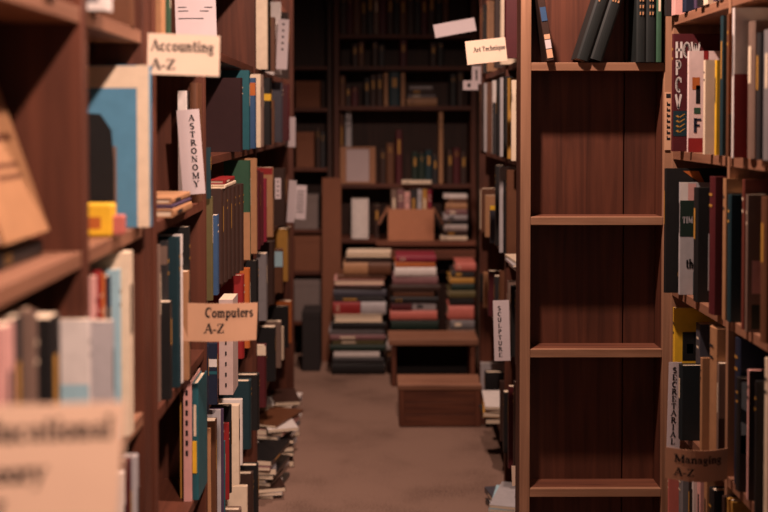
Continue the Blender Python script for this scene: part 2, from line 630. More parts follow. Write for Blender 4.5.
def facing(x0, x1, ytop, ybot, Y, col, label, group, D=0.14, lean=0.0, zbot=None, hard=True, art=(), name="book", cat="book", bands=True):
    """a book standing with its spine towards the viewer"""
    a = at_y(x0, ybot, Y)
    b = at_y(x1, ybot, Y)
    z0 = a.z if zbot is None else zbot
    T = b.x - a.x
    H = at_y(x0, ytop, Y).z - z0
    for sh in SHELVES:
        if sh > z0 + 0.05:
            H = min(H, sh - z0 - 0.003) if Y > 5.9 else H
    R = Matrix.Rotation(-math.pi / 2, 4, 'Z')
    mw = Matrix.Translation((a.x, Y, z0 + 0.0006)) @ Matrix.Rotation(lean, 4, 'Y') @ R
    return book(mw, T, H, D, col, label, group, hard=hard, art=art, name=name, cat=cat, bands=bands)


# ------------------------------------------------------------------ setting
fl = obj('floor', B((-1.6, -1.2, -0.05), (2.2, 6.6, 0.0)), m_carpet())
tag(fl, kind='structure')
tag(obj('wall_back', B((-1.6, 6.5, 0.0), (2.2, 6.6, 3.0)), M_WALL), kind='structure')
tag(obj('ceiling', B((-1.6, -1.2, 3.0), (2.2, 6.6, 3.05)), M_WALL), kind='structure')
tag(obj('wall_left', B((-1.6, -1.2, 0.0), (-1.5, 6.5, 3.0)), M_WALL), kind='structure')
tag(obj('wall_right', B((2.1, -1.2, 0.0), (2.2, 6.5, 3.0)), M_WALL), kind='structure')


# ------------------------------------------------------------------ bookcases along the aisle
CASES = {}


def aisle_case(label, side, face, depth, y0, y1, dividers, levels, top, thick=0.022, pw=0.03, wd='stain', sh='shelf', base0=0.03, rec=(), flush=9):
    """side 'L' opens towards +x. levels: tops of the shelf boards."""
    sg = 1 if side == 'L' else -1
    xf, xb = -sg * face, -sg * (face + depth)
    root = empty('bookcase', ((xf + xb) / 2, (y0 + y1) / 2, 0))
    tag(root, label, 'bookcase')

    def part(name, lo, hi, m, bev=0.0012):
        l = [min(a, b) for a, b in zip(lo, hi)]
        h = [max(a, b) for a, b in zip(lo, hi)]
        o = obj(name, B(tuple(l), tuple(h), bev), m)
        o.parent = root
        o.matrix_parent_inverse = Matrix.Translation(-root.location)
        return o
    bays = []
    CASES.setdefault(side, []).append((face, depth, y0, y1, bays))
    part('back_panel', (xb, y0, 0), (xb - sg * 0.01, y1, top), wood('dark' if wd == 'dark' else 'stain', 2))
    cuts = [y0] + dividers + [y1]
    for i, c in enumerate(cuts):
        if i == 0:
            a, b = y0, y0 + pw
        elif i == len(cuts) - 1:
            a, b = y1 - pw, y1
        else:
            a, b = c - min(pw, .03) / 2, c + min(pw, .03) / 2
        part('side_panel' if i in (0, len(cuts) - 1) else 'divider', (xf - sg * (0.016 if 0 < i < len(cuts) - 1 and i >= flush else 0), a, 0), (xb, b, top), wood(wd, 2))
    for i in range(len(cuts) - 1):
        hp_ = min(pw, .03) / 2
        a = y0 + pw if i == 0 else cuts[i] + hp_
        b = y1 - pw if i == len(cuts) - 2 else cuts[i + 1] - hp_
        lv = levels[i] if isinstance(levels[0], (list, tuple)) else levels
        bays.append((a, b, lv, thick, top))
        for z in lv:
            part('shelf', (xf - sg * (0.022 if i in rec else 0.002), a + 0.0004, z - thick), (xb, b - 0.0004, z), wood(sh, 1))
        if lv[0] > 0.3 or face == 0.45:
            continue
        part('kickboard', (xf - sg * 0.012, a + 0.0004, 0), (xf - sg * 0.03, b - 0.0004, lv[0] - thick if lv[0] - thick > 0.02 else 0.02), wood(wd, 1))
    return root


XL = 0.40
LV1 = [EYE + z for z in (-1.14, -0.82, -0.50, -0.178, 0.152, 0.47, 0.80)]
aisle_case('reddish brown wooden bookcase nearest on the aisle, with the blurred Educational sign', 'L', XL, 0.26, 0.62, 1.872, [1.461], LV1, 2.25, pw=0.055)
LVA = [EYE + z for z in (-1.14, -0.83, -0.53, -0.185, 0.145, 0.47, 0.80)]
LVB = [EYE + z for z in (-1.00, -0.70, -0.43, -0.092, 0.18, 0.50, 0.82)]
aisle_case('long reddish brown bookcase crammed with books, behind the Astronomy sign', 'L', XL, 0.25, 1.90, 5.06, [2.47, 3.64], [LVA, LVB, LVB], 2.25, pw=0.03, sh='stain', rec=(1, 2), flush=2)
XR2 = 0.45
LVR2 = [EYE + z for z in (-1.19, -0.80, -0.48, -0.135, 0.20, 0.52, 0.84)]
aisle_case('dark crammed bookcase behind the Sculpture and Art Technique signs', 'R', XR2, 0.25, 3.00, 4.72, [3.9], LVR2, 2.25, sh='stain', rec=(0, 1), flush=1)
XR1 = 0.734
LVR1 = [EYE + z for z in (-1.08, -0.75, -0.417, -0.076, 0.257, 0.58)]
aisle_case('pine bookcase at the edge of view, holding the HPCV book', 'R', XR1, 0.25, 1.35, 2.672, [2.23], LVR1, 2.25, pw=0.014, wd='pine', sh='shelf')

# ------------------------------------------------------------------ the empty bookcase that faces the viewer
YB = 2.7
bx0, bx1 = at_y(520.5, 256, YB).x, at_y(676, 256, YB).x
BD = 0.088
root = empty('bookcase', ((bx0 + bx1) / 2, YB + BD / 2, 0))
tag(root, 'narrow pine bookcase facing the camera, bare below its top shelf', 'bookcase')


def bpart(name, bm, m):
    o = obj(name, bm, m)
    o.parent = root
    o.matrix_parent_inverse = Matrix.Translation(-root.location)
    return o


PW, PR, FR = 0.0255, 0.033, 0.016
for u0, u1 in ((bx0, bx0 + PW), (bx1 - PR, bx1)):
    bpart('side_panel', B((u0, YB + FR + .0003, 0), (u1, YB + BD, 2.25), 0.001), wood('stain', 2))  # darker wood: shade on the inner side is put into its colour
    bpart('lit_post_front', B((u0, YB, 0), (u1, YB + FR, 2.25), 0.0015), wood('pine', 2))  # pale front split off so only the inner post looks shaded
ix0, ix1 = bx0 + PW + 0.0003, bx1 - PR - 0.0003
EMPTY_LV = []
for py in (62.5, 217, 349.5, 489):
    EMPTY_LV.append(at_y(590, py, YB).z)
for z in EMPTY_LV + [EMPTY_LV[0] + 0.36, EMPTY_LV[-1] - 0.33]:
    bpart('shelf', B((ix0, YB + FR + .0003, z - 0.021), (ix1, YB + BD - 0.009, z), 0.0012), wood('crate', 0))  # darker wood than its front: shade from the shelf above, as colour
    bpart('lit_shelf_front', B((ix0, YB + 0.001, z - 0.021), (ix1, YB + FR, z), 0.0012), wood('pine', 0))  # front strip split off and kept pale as the lit edge
bm = bmesh.new()
seam = at_y(622.5, 256, YB + BD).x
for a, b in ((ix0, seam - 0.0018), (seam + 0.0018, ix1)):
    box(bm, (a, YB + BD - 0.0088, 0), (b, YB + BD, 2.25), 0.001)
bpart('back_panel', bm, wood('stain', 2))
# printed strip on the post
tl, tr, bl = at_y(664.5, 92, YB - 0.003), at_y(671.5, 92, YB - 0.003), at_y(664.5, 150, YB - 0.003)
card('label_strip', 'tan shelf label strip on the pine post beside the HPCV book', tl, tr, bl,
     [('bar', .3, .86 - i * .098, .8, .90 - i * .098) for i in range(1, 8)] + [('bar', .3, .88 - i * .098, .42, .93 - i * .098) for i in range(1, 8)] + [('bar', .2, .9, .85, .97)], M_CARDT, cat='label')

# top row of the empty bookcase
zt = EMPTY_LV[0]
G = 'books on the top shelf of the empty pine bookcase'
z0 = zt
SY = YB - 0.012
lab = 'dark leaning book with tan and white spine stickers on the pine bookcase'
a = at_y(547, 62, SY)
R = Matrix.Rotation(-math.pi / 2, 4, 'Z')
th = math.radians(-9)
o = book(Matrix.Translation((a.x, SY, z0 + 0.0035)) @ Matrix.Rotation(th, 4, 'Y') @ R, 0.018, 0.17, 0.084, 'dark brown', lab, G, bands=False, hard=False)
# stickers on its spine
for z_0, z_1, mm in ((0.006, 0.028, M_CARDT), (0.03, 0.052, M_CARDW), (0.054, 0.066, M_CARDT), (0.10, 0.135, m_cover('blue')), (0.16, 0.2, M_CARDW)):
    obj('spine_sticker', B((0.0002, 0.002, z_0), (0.0012, 0.0165, z_1)), mm, o)
TH = math.radians(18)
for i, (w) in enumerate((0.031, 0.031)):
    xs = at_y(577, 62, SY).x + i * (0.033 / math.cos(TH))
    m = Matrix.Translation((xs, SY, z0 + 0.001)) @ Matrix.Rotation(TH, 4, 'Y') @ R
    # the lower corner that touches the shelf is the one the book leans towards
    m = Matrix.Translation((0, 0, w * math.sin(TH))) @ m
    o = book(m, w, 0.235, 0.086, (24, 34, 34), ('first' if i == 0 else 'second') + ' dark green volume leaning on the top shelf, gilt spine marks', G, bands=False)
    bm = bmesh.new()
    for zz in (0.152, 0.163):
        box(bm, (0.0003, 0.006, zz), (0.0010, 0.010, zz + 0.007), 0, 0)
        if i:
            box(bm, (0.0003, 0.013, zz), (0.0010, 0.016, zz + 0.007), 0, 0)
            box(bm, (0.0003, 0.020, zz), (0.0010, 0.024, zz + 0.007), 0, 0)
    obj('gilt_title', bm, m_cover('tan'), o)
for i, (p0, p1) in enumerate(((636.5, 646), (646.3, 656))):
    o = facing(p0, p1, -30, 62, SY, (24, 34, 34), ('nearer the leaning pair' if i == 0 else 'next to the green book') + ', dark green volume upright with gilt dashes', G, D=0.086, zbot=z0)
    o['label'] = 'upright dark green volume with gilt dashes, ' + ('beside the leaning pair' if i == 0 else 'beside the green book')
    bm = bmesh.new()
    for k in range(3):
        box(bm, (0.0012, 0.007, 0.118 + k * 0.017), (0.0026, 0.010, 0.126 + k * 0.017))
        box(bm, (0.0012, 0.014, 0.118 + k * 0.017), (0.0026, 0.017, 0.126 + k * 0.017))
    obj('gilt_title', bm, m_cover('tan'), o)
facing(656.5, 662, -30, 62, SY, 'green', 'slim mid green book upright against the right post of the pine bookcase', G, D=0.086, zbot=z0)

# ------------------------------------------------------------------ right hand pine bookcase: four rows
G = 'books in the pine bookcase at the edge of view'
row('R', XR1 - 0.008, LVR1[4], [
    (664, -75, 'black', {'p': 0.02, 'T': .03}), (672, -60, 'pink', {'T': .03}), (682, -75, 'navy', {'T': .028}), (694, -62, 'purple', {'T': .014}), (698, -70, 'black'), (704, -66, 'cream', {'T': .03}),
    (713, -70, 'purple', {'T': .018}), (718, -66, 'white', {'T': .03}), (728, -70, 'tan'), (740, -80, 'cream'), (752, -80, 'brown')], 'of the row above the HPCV book', G, maxh=0.28)
hp = [('text', 'HOW', .02, .80, .125, 'white', .62), ('text', 'P', .02, .655, .115, 'white', .62), ('text', 'C', .02, .51, .115, 'white', .62), ('text', 'V', .02, .365, .115, 'white', .62),
      (0.0, .13, 1.0, .345, 'dark teal')]
for i in range(4):
    zc = .30 - i * .042
    hp.append(('poly', [(.03, zc), (.07, zc - .018), (.08, zc - .006), (.05, zc + .010)], 'mustard'))
    hp.append(('poly', [(.06, zc - .012), (.07, zc - .018), (.14, zc + .018), (.13, zc + .022)], 'mustard'))
wr = [(0, 0, 1, .14, 'red'), ('text', 'F', .10, .20, .13, 'navy', .9), (.08, .62, .24, .74, 'orange'), (.12, .38, .26, .44, 'green'), (.16, .48, .25, .66, 'black'),
      (.32, .0, .42, 1, 'red')]
row('R', XR1 - 0.01, LVR1[3], [
    (672, 34, 'maroon', {'art': hp, 'label': 'maroon careers book with big white letters HPCV and gold ticks', 'T': .014, 'D': .21, 'p': .016, 'hard': False}),
    (687.5, 51, (240, 214, 208), {'art': wr, 'label': 'pale pink book with a red foot and dark letter F, beside the HPCV book', 'T': .01, 'D': .11, 'hard': False}),
    (703.5, 60, 'cream', {'T': .012, 'D': .15, 'hard': False, 'p': .004}), (715, 60, 'yellow', {'T': .01}), (716.5, 128, 'mustard', {'T': .01}),
    (720.5, 16, 'dark teal', {'T': .02, 'D': .2}), (727, 14, 'brown', {'T': .014, 'art': [(0, .3, .5, 1, 'orange')]}), (732.5, 8, 'white', {'T': .012, 'art': [(0, 0, 1, .56, 'red')], 'hard': False, 'p': .012}),
    (737, 22, 'tan', {'T': .04}), (747, 22, 'taupe', {'T': .036}), (756, 33, 'charcoal', {'T': .02}), (759, 36, 'mauve', {'T': .02}), (764, 30, 'grey', {'T': .03}), (772, 28, 'taupe')],
    'on the HPCV shelf', G, maxh=0.31)
tm = [(0, .52, 1, .84, 'dark green'), (0, .84, .1, 1, 'white'), (.1, .84, .2, .99, 'pink'), ('text', 'TIM', .03, .64, .055, 'light grey', .75), ('text', 'the', .08, .24, .075, 'black', .8), (.17, .0, .23, .2, 'teal')]
row('R', XR1 - 0.01, LVR1[2], [
    (664, 168, 'black', {'T': .014, 'p': .03, 'art': [('poly', [(.22, .98), (.42, .98), (.55, .82), (.5, .76), (.4, .9)], 'orange'), (.22, .62, .42, .76, 'orange'), ('text', 'C', .16, .12, .06, 'mustard', 1)],
     'label': 'tall black book with orange shapes jutting past the pine post'}),
    (679, 182, 'light grey', {'T': .01, 'p': .01, 'art': tm, 'hard': False, 'label': 'pale book with green upper cover reading TIM, on the shelf below HPCV'}),
    (693, 187, 'black', {'T': .03, 'art': [(.14, .1, .2, .6, 'light grey'), (.45, .1, .5, .8, 'slate')]}), (708.5, 176, 'maroon', {'T': .035, 'p': .012}), (722, 178, 'tan', {'T': .02}),
    (727, 194, 'dark teal', {'T': .02, 'p': .006}), (742, 179, 'rust', {'T': .012}), (746, 194, 'taupe', {'T': .01, 'art': [(.05, .28, .22, .52, 'pink'), (.05, 0.02, .22, .2, 'dark green'), (.24, .35, .4, .9, 'red'), (.24, 0, .4, .3, 'teal')]}),
    (760, 196, 'brown', {'T': .03}), (770, 196, 'dark brown')], 'of the shelf below the HPCV book', G, maxh=0.31)
yl = [(.18, .56, .5, .80, 'black'), (.28, .62, .42, .7, 'pale blue'), (.55, .5, .62, .85, 'black'), ('poly', [(.3, .3), (.5, .3), (.48, .5)], 'black')]
row('R', XR1 - 0.01, LVR1[1], [
    (673, 307, 'yellow', {'T': .014, 'art': yl, 'D': .11, 'hard': False, 'label': 'bright yellow book with black pictures on the shelf above the Managing sign', 'p': .0}),
    (678, 363, (26, 40, 46), {'T': .026, 'p': .022, 'D': .12, 'label': 'dark teal book standing just behind the Secretarial strip'}), (696, 322, 'slate', {'T': .03, 'p': -.04}), (700, 357, 'tan', {'T': .012, 'p': -.004}),
    (708.5, 325, 'tan', {'T': .05, 'p': .004, 'bulge': .3}), (717, 362, 'taupe', {'T': .035, 'art': [(0, 0, 1, .5, 'dark brown')]}), (734, 336, 'navy', {'T': .03, 'p': -.01}),
    (735.5, 376, 'black', {'T': .02, 'p': .0, 'art': [(.03, .34, .3, .97, 'pale blue'), ('poly', [(.03, .62), (.3, .5), (.3, .6), (.03, .74)], 'dark teal'), (.03, .34, .3, .5, 'teal')]}),
    (747, 369, 'pink', {'T': .012, 'art': [(0, 0, 1, 1, 'charcoal')]}), (756, 380, 'black', {'T': .03, 'p': .006, 'pages': 'cream'}), (764, 357, 'cream', {'T': .02})], 'of the shelf above the Managing sign', G, maxh=0.31)
row('R', XR1 - 0.01, LVR1[0], [
    (665.5, 470, 'salmon', {'T': .03, 'hard': False}), (678, 466, 'grey', {'T': .03}), (688, 470, 'black', {'T': .02}), (692, 466, 'white', {'T': .012}), (697, 470, 'pink', {'T': .025}),
    (704, 474, 'tan', {'T': .02}), (708, 486, 'black', {'T': .03}), (718, 492, 'dark brown'), (726, 495, 'mustard', {'T': .03}), (742, 500, 'black'), (757, 505, 'red', {'T': .03})], 'of the shelf under the Managing sign', G, maxh=0.29)

# ------------------------------------------------------------------ section signs
def corners(p1, p2, p3, Y1, Y2):
    return at_y(p1[0], p1[1], Y1), at_y(p2[0], p2[1], Y2), at_y(p3[0], p3[1], Y1)


card('section_sign', 'cream card sign reading Accounting A-Z on the near bookcase end', *corners((145.5, 33), (217.5, 40), (147, 74), 1.835, 1.86),
     [('h', 'Accounting', .04, .58, .26, .88), ('h', 'A-Z', .04, .12, .26, .35)], M_CARD, bow=0.004)
card('section_sign', 'tan curled card sign reading Computers A-Z', *corners((180.5, 303), (254.5, 308), (182, 341), 2.16, 2.2),
     [('h', 'Computers', .28, .64, .25, .66), ('h', 'A-Z', .28, .22, .25, .27)], M_CARDT, bow=0.012)
card('section_sign', 'large blurred card sign reading Educational Theory, nearest the camera', *corners((-54, 406), (116, 412), (-53, 548), 0.93, 0.98),
     [('h', 'Educational', .06, .74, .16, .87), ('h', 'Theory', .06, .44, .16, .48), ('h', 'A-Z', .06, .16, .16, .26)], M_CARDN, bow=0.002)
card('section_sign', 'brown bowed card sign reading Managing A-Z', *corners((667, 447), (729, 446), (665, 478), 2.2, 2.2),
     [('h', 'Managing', .12, .58, .24, .76), ('h', 'A-Z', .12, .16, .24, .3)], M_CARDB, bow=0.022)
card('section_sign', 'cream card sign reading Art Technique', *corners((465, 41.5), (505, 37), (467.5, 65), 3.36, 3.36),
     [('h', 'Art Technique', .18, .5, .2, .8)], M_CARD, bow=0.002)
card('section_sign', 'small white card sign with faded print above the Art Technique sign', *corners((433, 25), (474, 18), (435.5, 38), 3.95, 3.95),
     [], M_CARDW, bow=0.004)
card('section_sign', 'white vertical card sign reading ASTRONOMY', *corners((176, 110.5), (198.5, 109), (183, 195), 2.33, 2.33),
     [('v', 'ASTRONOMY', .64, .90, .12, .07)], M_CARDW, bow=0.002)
card('section_sign', 'white vertical card sign reading SCULPTURE', *corners((493, 300.5), (509, 300), (494.5, 361), 3.37, 3.37),
     [('v', 'SCULPTURE', .38, .87, .10, .07)], M_CARDW, bow=0.001)
card('section_sign', 'white vertical card strip reading SECRETARIAL on the pine post', *corners((664, 362), (677, 363), (666.5, 449), 2.57, 2.57),
     [('v', 'SECRETARIAL', .45, .91, .09, .062)], M_CARDW, bow=0.001)
card('notice_sheet', 'white printed notice sheet hanging above the Astronomy sign', *corners((174, -30), (215, -30), (176, 38), 2.40, 2.42),
     [('bar', .08, .28 + i * .055, RND.uniform(.6, .92), .292 + i * .055) for i in (0, 2, 3, 6, 7, 8, 9, 10, 11, 12)], M_CARDW, bow=0.001, cat='notice')  # a paper notice sheet, not a section sign

# ------------------------------------------------------------------ near bookcase contents
G = 'books in the near reddish bookcase'
zA = LV1[3]
# big leaning tan book in the nearest bay
book(Matrix.Translation((-0.44, 1.40, zA + 0.0006)) @ Matrix(((1, 0, 0), (0, 0, -1), (0, 1, 0))).to_4x4(), 0.022, 0.16, 0.2, 'black', 'black book lying flat under the tilted tan book', G)
TB = Matrix.Translation((-0.432, 1.405, zA + 0.0335)) @ Matrix.Rotation(math.radians(-19), 4, 'Y') @ Matrix.Rotation(math.pi / 2, 4, 'Z')
o = book(TB, 0.02, 0.25, 0.17, 'tan', 'tan book tilted back to face the aisle in the nearest bay', G,
         art=[(.15, .5, .85, .54, 'brown'), (.2, .36, .8, .385, 'brown'), (.2, .3, .7, .325, 'brown')], bands=False)
bl_art = [(.0, .0, .10, 1, 'cream'), (.10, .86, 1, .995, 'cream'), ('poly', [(.29, .12), (.8, .12), (.8, .72), (.40, .70), (.31, .60), (.29, .4)], 'black'), (.27, .14, .32, .5, 'taupe')]
p = at_x(150, 70, -0.40)
book(Matrix.Translation((-0.378, 1.765, zA + 0.0006)), 0.03, at_y(150, 66, 1.78).z - zA, 0.2, 'sky blue', 'large blue book facing out with a black figure on its cover', G, art=bl_art, bands=False)
# small yellow packet before the blue book
bm = bmesh.new()
box(bm, (0, 0, 0), (0.062, 0.03, 0.05), 0.004, 0)
box(bm, (0.012, -0.0006, 0.012), (0.045, -0.0001, 0.03), 0, 1)
box(bm, (0.06, 0.004, 0.002), (0.078, 0.024, 0.032), 0.003, 2)
o = obj('packet', bm, [m_cover('yellow'), m_cover('orange'), m_cover('salmon')])
o.location = (-0.466, 1.62, zA + 0.0006)
tag(o, 'small yellow and orange packet before the blue book', 'packet')
# row under it: nearest bay and end bay
zB = LV1[2]
row('L', 0.393, zB, [
    (-10, 296, 'taupe', {'T': .03}), (14, 300, 'pink', {'T': .03, 'p': -.004}), (22, 300, 'charcoal', {'T': .03, 'p': -.01}), (32, 305, 'brown', {'T': .03, 'p': -.014}), (38, 300, 'taupe', {'T': .014}), (60, 312, 'black', {'T': .04})],
    'of the blurred shelf behind the Educational sign', G, maxh=0.28, jit=0.001)
row('L', 0.393, zB, [
    (92, 318, 'white', {'T': .012, 'art': [(0, 0, 1, .62, 'pale blue')], 'p': .003}), (114, 319, 'light grey', {'T': .012, 'p': .022, 'D': .06, 'hard': False}),
    (97, 275, 'pink', {'T': .012, 'p': -.014}), (102, 270, 'red', {'T': .012, 'p': -.012}), (106, 273, 'orange', {'T': .014, 'p': -.012}), (111, 275, 'navy', {'T': .014, 'p': -.012}),
    (121, 268, 'pale blue', {'T': .014, 'p': -.008}), (133, 250, 'cream', {'T': .03, 'p': .0})],
    'of the blurred shelf under the blue book', G, maxh=0.295, jit=0.001)
zC = LV1[1]
row('L', 0.393, zC, [(96, 440, 'navy'), (110, 450, 'dark brown'), (126, 470, 'white', {'T': .02}), (132, 440, 'maroon', {'T': .02}), (139, 452, 'light grey', {'T': .02, 'p': .006})], 'of the low shelf beside the Educational sign', G, maxh=0.28, jit=0.001)
# on the shelf above
zD = LV1[4]
row('L', 0.393, zD, [(-20, -120, 'dark brown'), (20, -110, 'maroon'), (60, -90, 'taupe')], 'of the dark shelf at the upper left', G, maxh=0.28)
o = book(Matrix.Translation((-0.376, 1.49, zD + 0.0006)), 0.04, 0.22, 0.12, 'white', 'white book with grey bars at the top edge of view', G, art=[(.1, .05, .3, .3, 'grey'), (.5, .05, .7, .3, 'grey')])
book(Matrix.Translation((-0.40, 1.74, zD + 0.0006)), 0.03, 0.27, 0.1, 'brown', 'brown book standing above the Accounting sign', G)

# ------------------------------------------------------------------ long bookcase: bay beside the near bookcase
G = 'books in the long reddish bookcase'
zz = LVA[4]
row('L', 0.393, zz, [(166, -60, 'tan', {'T': .03}), (171, 0, 'green', {'T': .02})], 'of the shelf behind the Accounting sign', G, maxh=0.28)
zz = LVA[3]
z1 = zz
for i, (c, h, d, n) in enumerate((('tan', .016, .17, 'bottom'), ('purple', .006, .18, 'middle'), ('tan', .012, .17, 'top'))):
    mw = Matrix.Translation((-0.385 - 0.004 * i, 2.21 + .012 * i, z1 + 0.0006)) @ Matrix(((1, 0, 0), (0, 0, -1), (0, 1, 0))).to_4x4()
    book(mw, h, .2, d, c, '%s %s book of the flat pile under the Astronomy sign' % (n, c), 'flat pile under the Astronomy sign')
    z1 += h + 0.0008
row('L', 0.41, zz, [(211, 112, 'dark teal', {'T': .014, 'p': .012, 'D': .05})], 'of the shelf the Astronomy sign hangs on', G, maxh=0.30, D=.16)
facing(178, 187, 91, 200, 2.38, 'white', 'slim white book spine showing just above the Astronomy sign', G, zbot=zz, D=.06, hard=False, bands=False)
facing(190, 198, 83, 200, 2.38, 'brown', 'brown book spine showing above the right corner of the Astronomy sign', G, zbot=zz, D=.06, bands=False)
zz = LVA[2]
row('L', 0.393, zz, [(156, 257, 'navy', {'T': .015, 'p': -.022}), (161, 244, 'taupe', {'T': .02, 'p': -.016}), (169, 240, 'charcoal', {'T': .02, 'p': -.01, 'art': [(0, .3, .12, .5, 'light grey'), (0, .12, .1, .24, 'grey'), (0, .85, .1, .97, 'taupe')]}), (172, 300, 'black', {'T': .02, 'p': .0}),
                    (181, 236, 'dark teal', {'T': .024}), (183, 234, 'white', {'T': .012}), (190, 226, 'black', {'T': .03, 'p': .004}), (189.5, 270, 'tan', {'T': .02, 'p': .006, 'hard': False})],
    'of the shelf beneath the flat pile', G, maxh=0.315, jit=0.002)
zz = LVA[1]
GS = 'books with spines turned outward below the Computers sign'
o = facing(183.5, 191.5, 381, 480, 2.30, 'pink', 'pink book with dark spine lettering, just below the Computers sign', GS, zbot=zz, D=.12, hard=False, bands=False)
bm = bmesh.new()
for i in range(7):
    box(bm, (0.0002, .005, .10 + i * .022), (0.0008, .0105, .112 + i * .022))
obj('spine_print', bm, M_INK, o)['kind'] = 'stuff'
o = facing(192, 198.5, 384, 480, 2.31, 'teal', 'teal book upright beside the pink one under the Computers sign', GS, zbot=zz, D=.12)
obj('spine_label', B((0.0014, .002, .06), (0.0034, .011, .13)), m_cover('yellow'), o)
facing(180, 182.6, 392, 480, 2.32, 'mustard', 'very slim mustard book left of the pink one under the Computers sign', GS, zbot=zz, D=.10, hard=False)
zz = LVA[0]
row('L', 0.393, zz, [(176, 486, 'dark teal', {'T': .02}), (180, 482, 'black', {'T': .02}), (187, 478, 'white', {'T': .02}), (192, 480, 'light grey', {'T': .02}), (198, 490, 'maroon')],
    'of the lowest shelf seen at the near bay', G, maxh=0.27, D=.15)

# middle bay
GB = 'books in the middle bay of the long bookcase'
zz = LVB[3]
row('L', 0.393, zz, [(243, 78, 'shaded maroon', {'T': .03, 'p': .0}), (250, 70, 'teal', {'T': .03}), (256.5, 78, 'blue', {'T': .03, 'art': [(0, .75, 1, .93, 'orange')]}), (261, 66, 'cream', {'T': .02}), ], 'of the part-empty shelf behind the Astronomy sign', GB, maxh=0.245)  # first book is added: the divider's shaded face painted as its cover
zz = LVB[2]
row('L', 0.393, zz, [(213, 196, 'olive', {'T': .015, 'p': .0, 'D': .03}), (219, 214, 'blue', {'T': .03, 'p': .0})] +
    [(x, 184, 'dark brown', {'T': .03, 'p': -.012 + .004 * i, 'hard': True, 'H': .248}) for i, x in enumerate((224, 228, 232, 236, 240, 244))] +
    [(251, 160, 'green', {'T': .03, 'D': .08, 'art': [(0, 0, 1, .48, 'tan')]}), (257, 158, 'tan', {'T': .012, 'p': .004}), (260.5, 170, 'maroon', {'T': .02, 'p': .003})],
    'of the shelf with the dark volume set', GB, maxh=0.31, jit=0.001)
mw = Matrix.Translation((-0.392, 2.86, EYE - 0.43 + 0.245)) @ Matrix(((1, 0, 0), (0, 0, -1), (0, 1, 0))).to_4x4()
zz = LVB[1]
row('L', 0.393, zz, [(209, 345, 'navy', {'T': .02, 'p': -.012}), (217.5, 372, 'orange', {'T': .03, 'p': -.004, 'art': [(0, .2, 1, .5, 'brown')]}), (218, 342, 'navy', {'T': .02, 'p': -.002, 'art': [(0, .62, 1, .75, 'white'), (0, .5, 1, .55, 'teal')]}),
                    (245, 264, 'red', {'T': .04}), (250.5, 262, 'orange', {'T': .03}), (259, 258, 'black', {'T': .04, 'p': .004})],
    'of the shelf behind the Computers sign', GB, maxh=0.255, jit=0.001)
o = facing(219, 233, 300, 393, 2.70, (208, 184, 176), 'white book with a dotted spine below the Computers sign', GB, zbot=zz, D=.1, hard=False, bands=False)
bm = bmesh.new()
for i in range(7):
    box(bm, (0.0002, .016, .02 + i * .027), (0.0008, .020, .03 + i * .027))
obj('spine_print', bm, M_INK, o)['kind'] = 'stuff'
zz = LVB[0]
row('L', 0.393, zz, [(210, 412, 'tan', {'T': .01}), (217, 410, 'brown', {'T': .03}), (221, 408, 'light grey', {'T': .01}), (224, 408, 'purple', {'T': .02, 'p': .004}), (225.5, 440, 'teal', {'T': .012, 'p': .004}),
                    (232, 404, 'black', {'T': .02, 'p': .0}), (229.5, 422, 'red', {'T': .015, 'p': .0}), (240, 403, 'cream', {'T': .03, 'p': .012, 'D': .12}), (243, 398, 'white', {'T': .02}), (252, 378, 'dark teal', {'T': .04, 'p': .006}), (260, 372, 'black', {'T': .04, 'p': .008})],
    'of the shelf below the white spined book', GB, maxh=0.285, jit=0.001)
zz = 0.0
row('L', 0.393, zz, [(228, 490, 'orange'), (236, 488, 'brown'), (242, 480, 'taupe'), (248, 482, 'cream', {'T': .02}), (254, 470, 'dark brown'), (259, 462, 'black')], 'of the bottom shelf in the middle bay', GB, maxh=0.25)

# far bay
GC = 'books in the far bay of the long bookcase'
zz = LVB[4]
row('L', 0.393, zz, [(268, -10, 'cream', {'T': .02}), (271, -14, 'black'), (275.5, 18, 'brown', {'T': .04, 'p': .01}), (281, -12, 'white', {'T': .03, 'p': .004}), (289, 0, 'dark brown', {'T': .04})], 'of the top shelf in the far bay', GC, maxh=0.29, jit=0.001)
card('section_sign', 'narrow white vertical label beside a brown book in the far bay', *corners((276, 19), (287, 20), (276, 69), 4.22, 4.22), [('bar', .4, .88 - i * .125, .6, .92 - i * .125) for i in range(5)], M_CARDW)
zz = LVB[3]
row('L', 0.393, zz, [(264, 70, 'taupe', {'T': .03}), (272, 76, 'black', {'T': .04, 'art': [(.0, .66, .5, .76, 'yellow')]}), (274.5, 100, 'brown', {'T': .02, 'p': .004}), (283, 77, 'slate', {'T': .04}), (290, 83, 'maroon', {'T': .05, 'p': .004})], 'of the second shelf in the far bay', GC, maxh=0.25, jit=0.001)
zz = LVB[2]
row('L', 0.393, zz, [(263.5, 172, 'maroon', {'T': .02, 'p': .0}), (267, 178, 'crimson', {'T': .02, 'p': .0}), (273.5, 167, 'tan', {'T': .04, 'p': .006, 'art': [(0, .9, 1, 1, 'red')]}), (286, 168, 'dark brown', {'T': .04, 'p': .016}), (290.5, 180, 'brown', {'T': .05})], 'of the middle shelf in the far bay', GC, maxh=0.3, jit=0.001)
card('section_sign', 'tiny white label on a dark brown book in the far bay', *corners((275, 178), (281, 178), (275, 199), 4.1, 4.1), [('bar', .35, .8 - i * .22, .65, .86 - i * .22) for i in range(4)], M_CARDW)
card('notice_sheet', 'white paper sheet pinned at the end of the long bookcase', *corners((286.5, 180), (294, 181), (286.5, 222), 4.55, 4.55), [], M_CARDW, cat='notice')
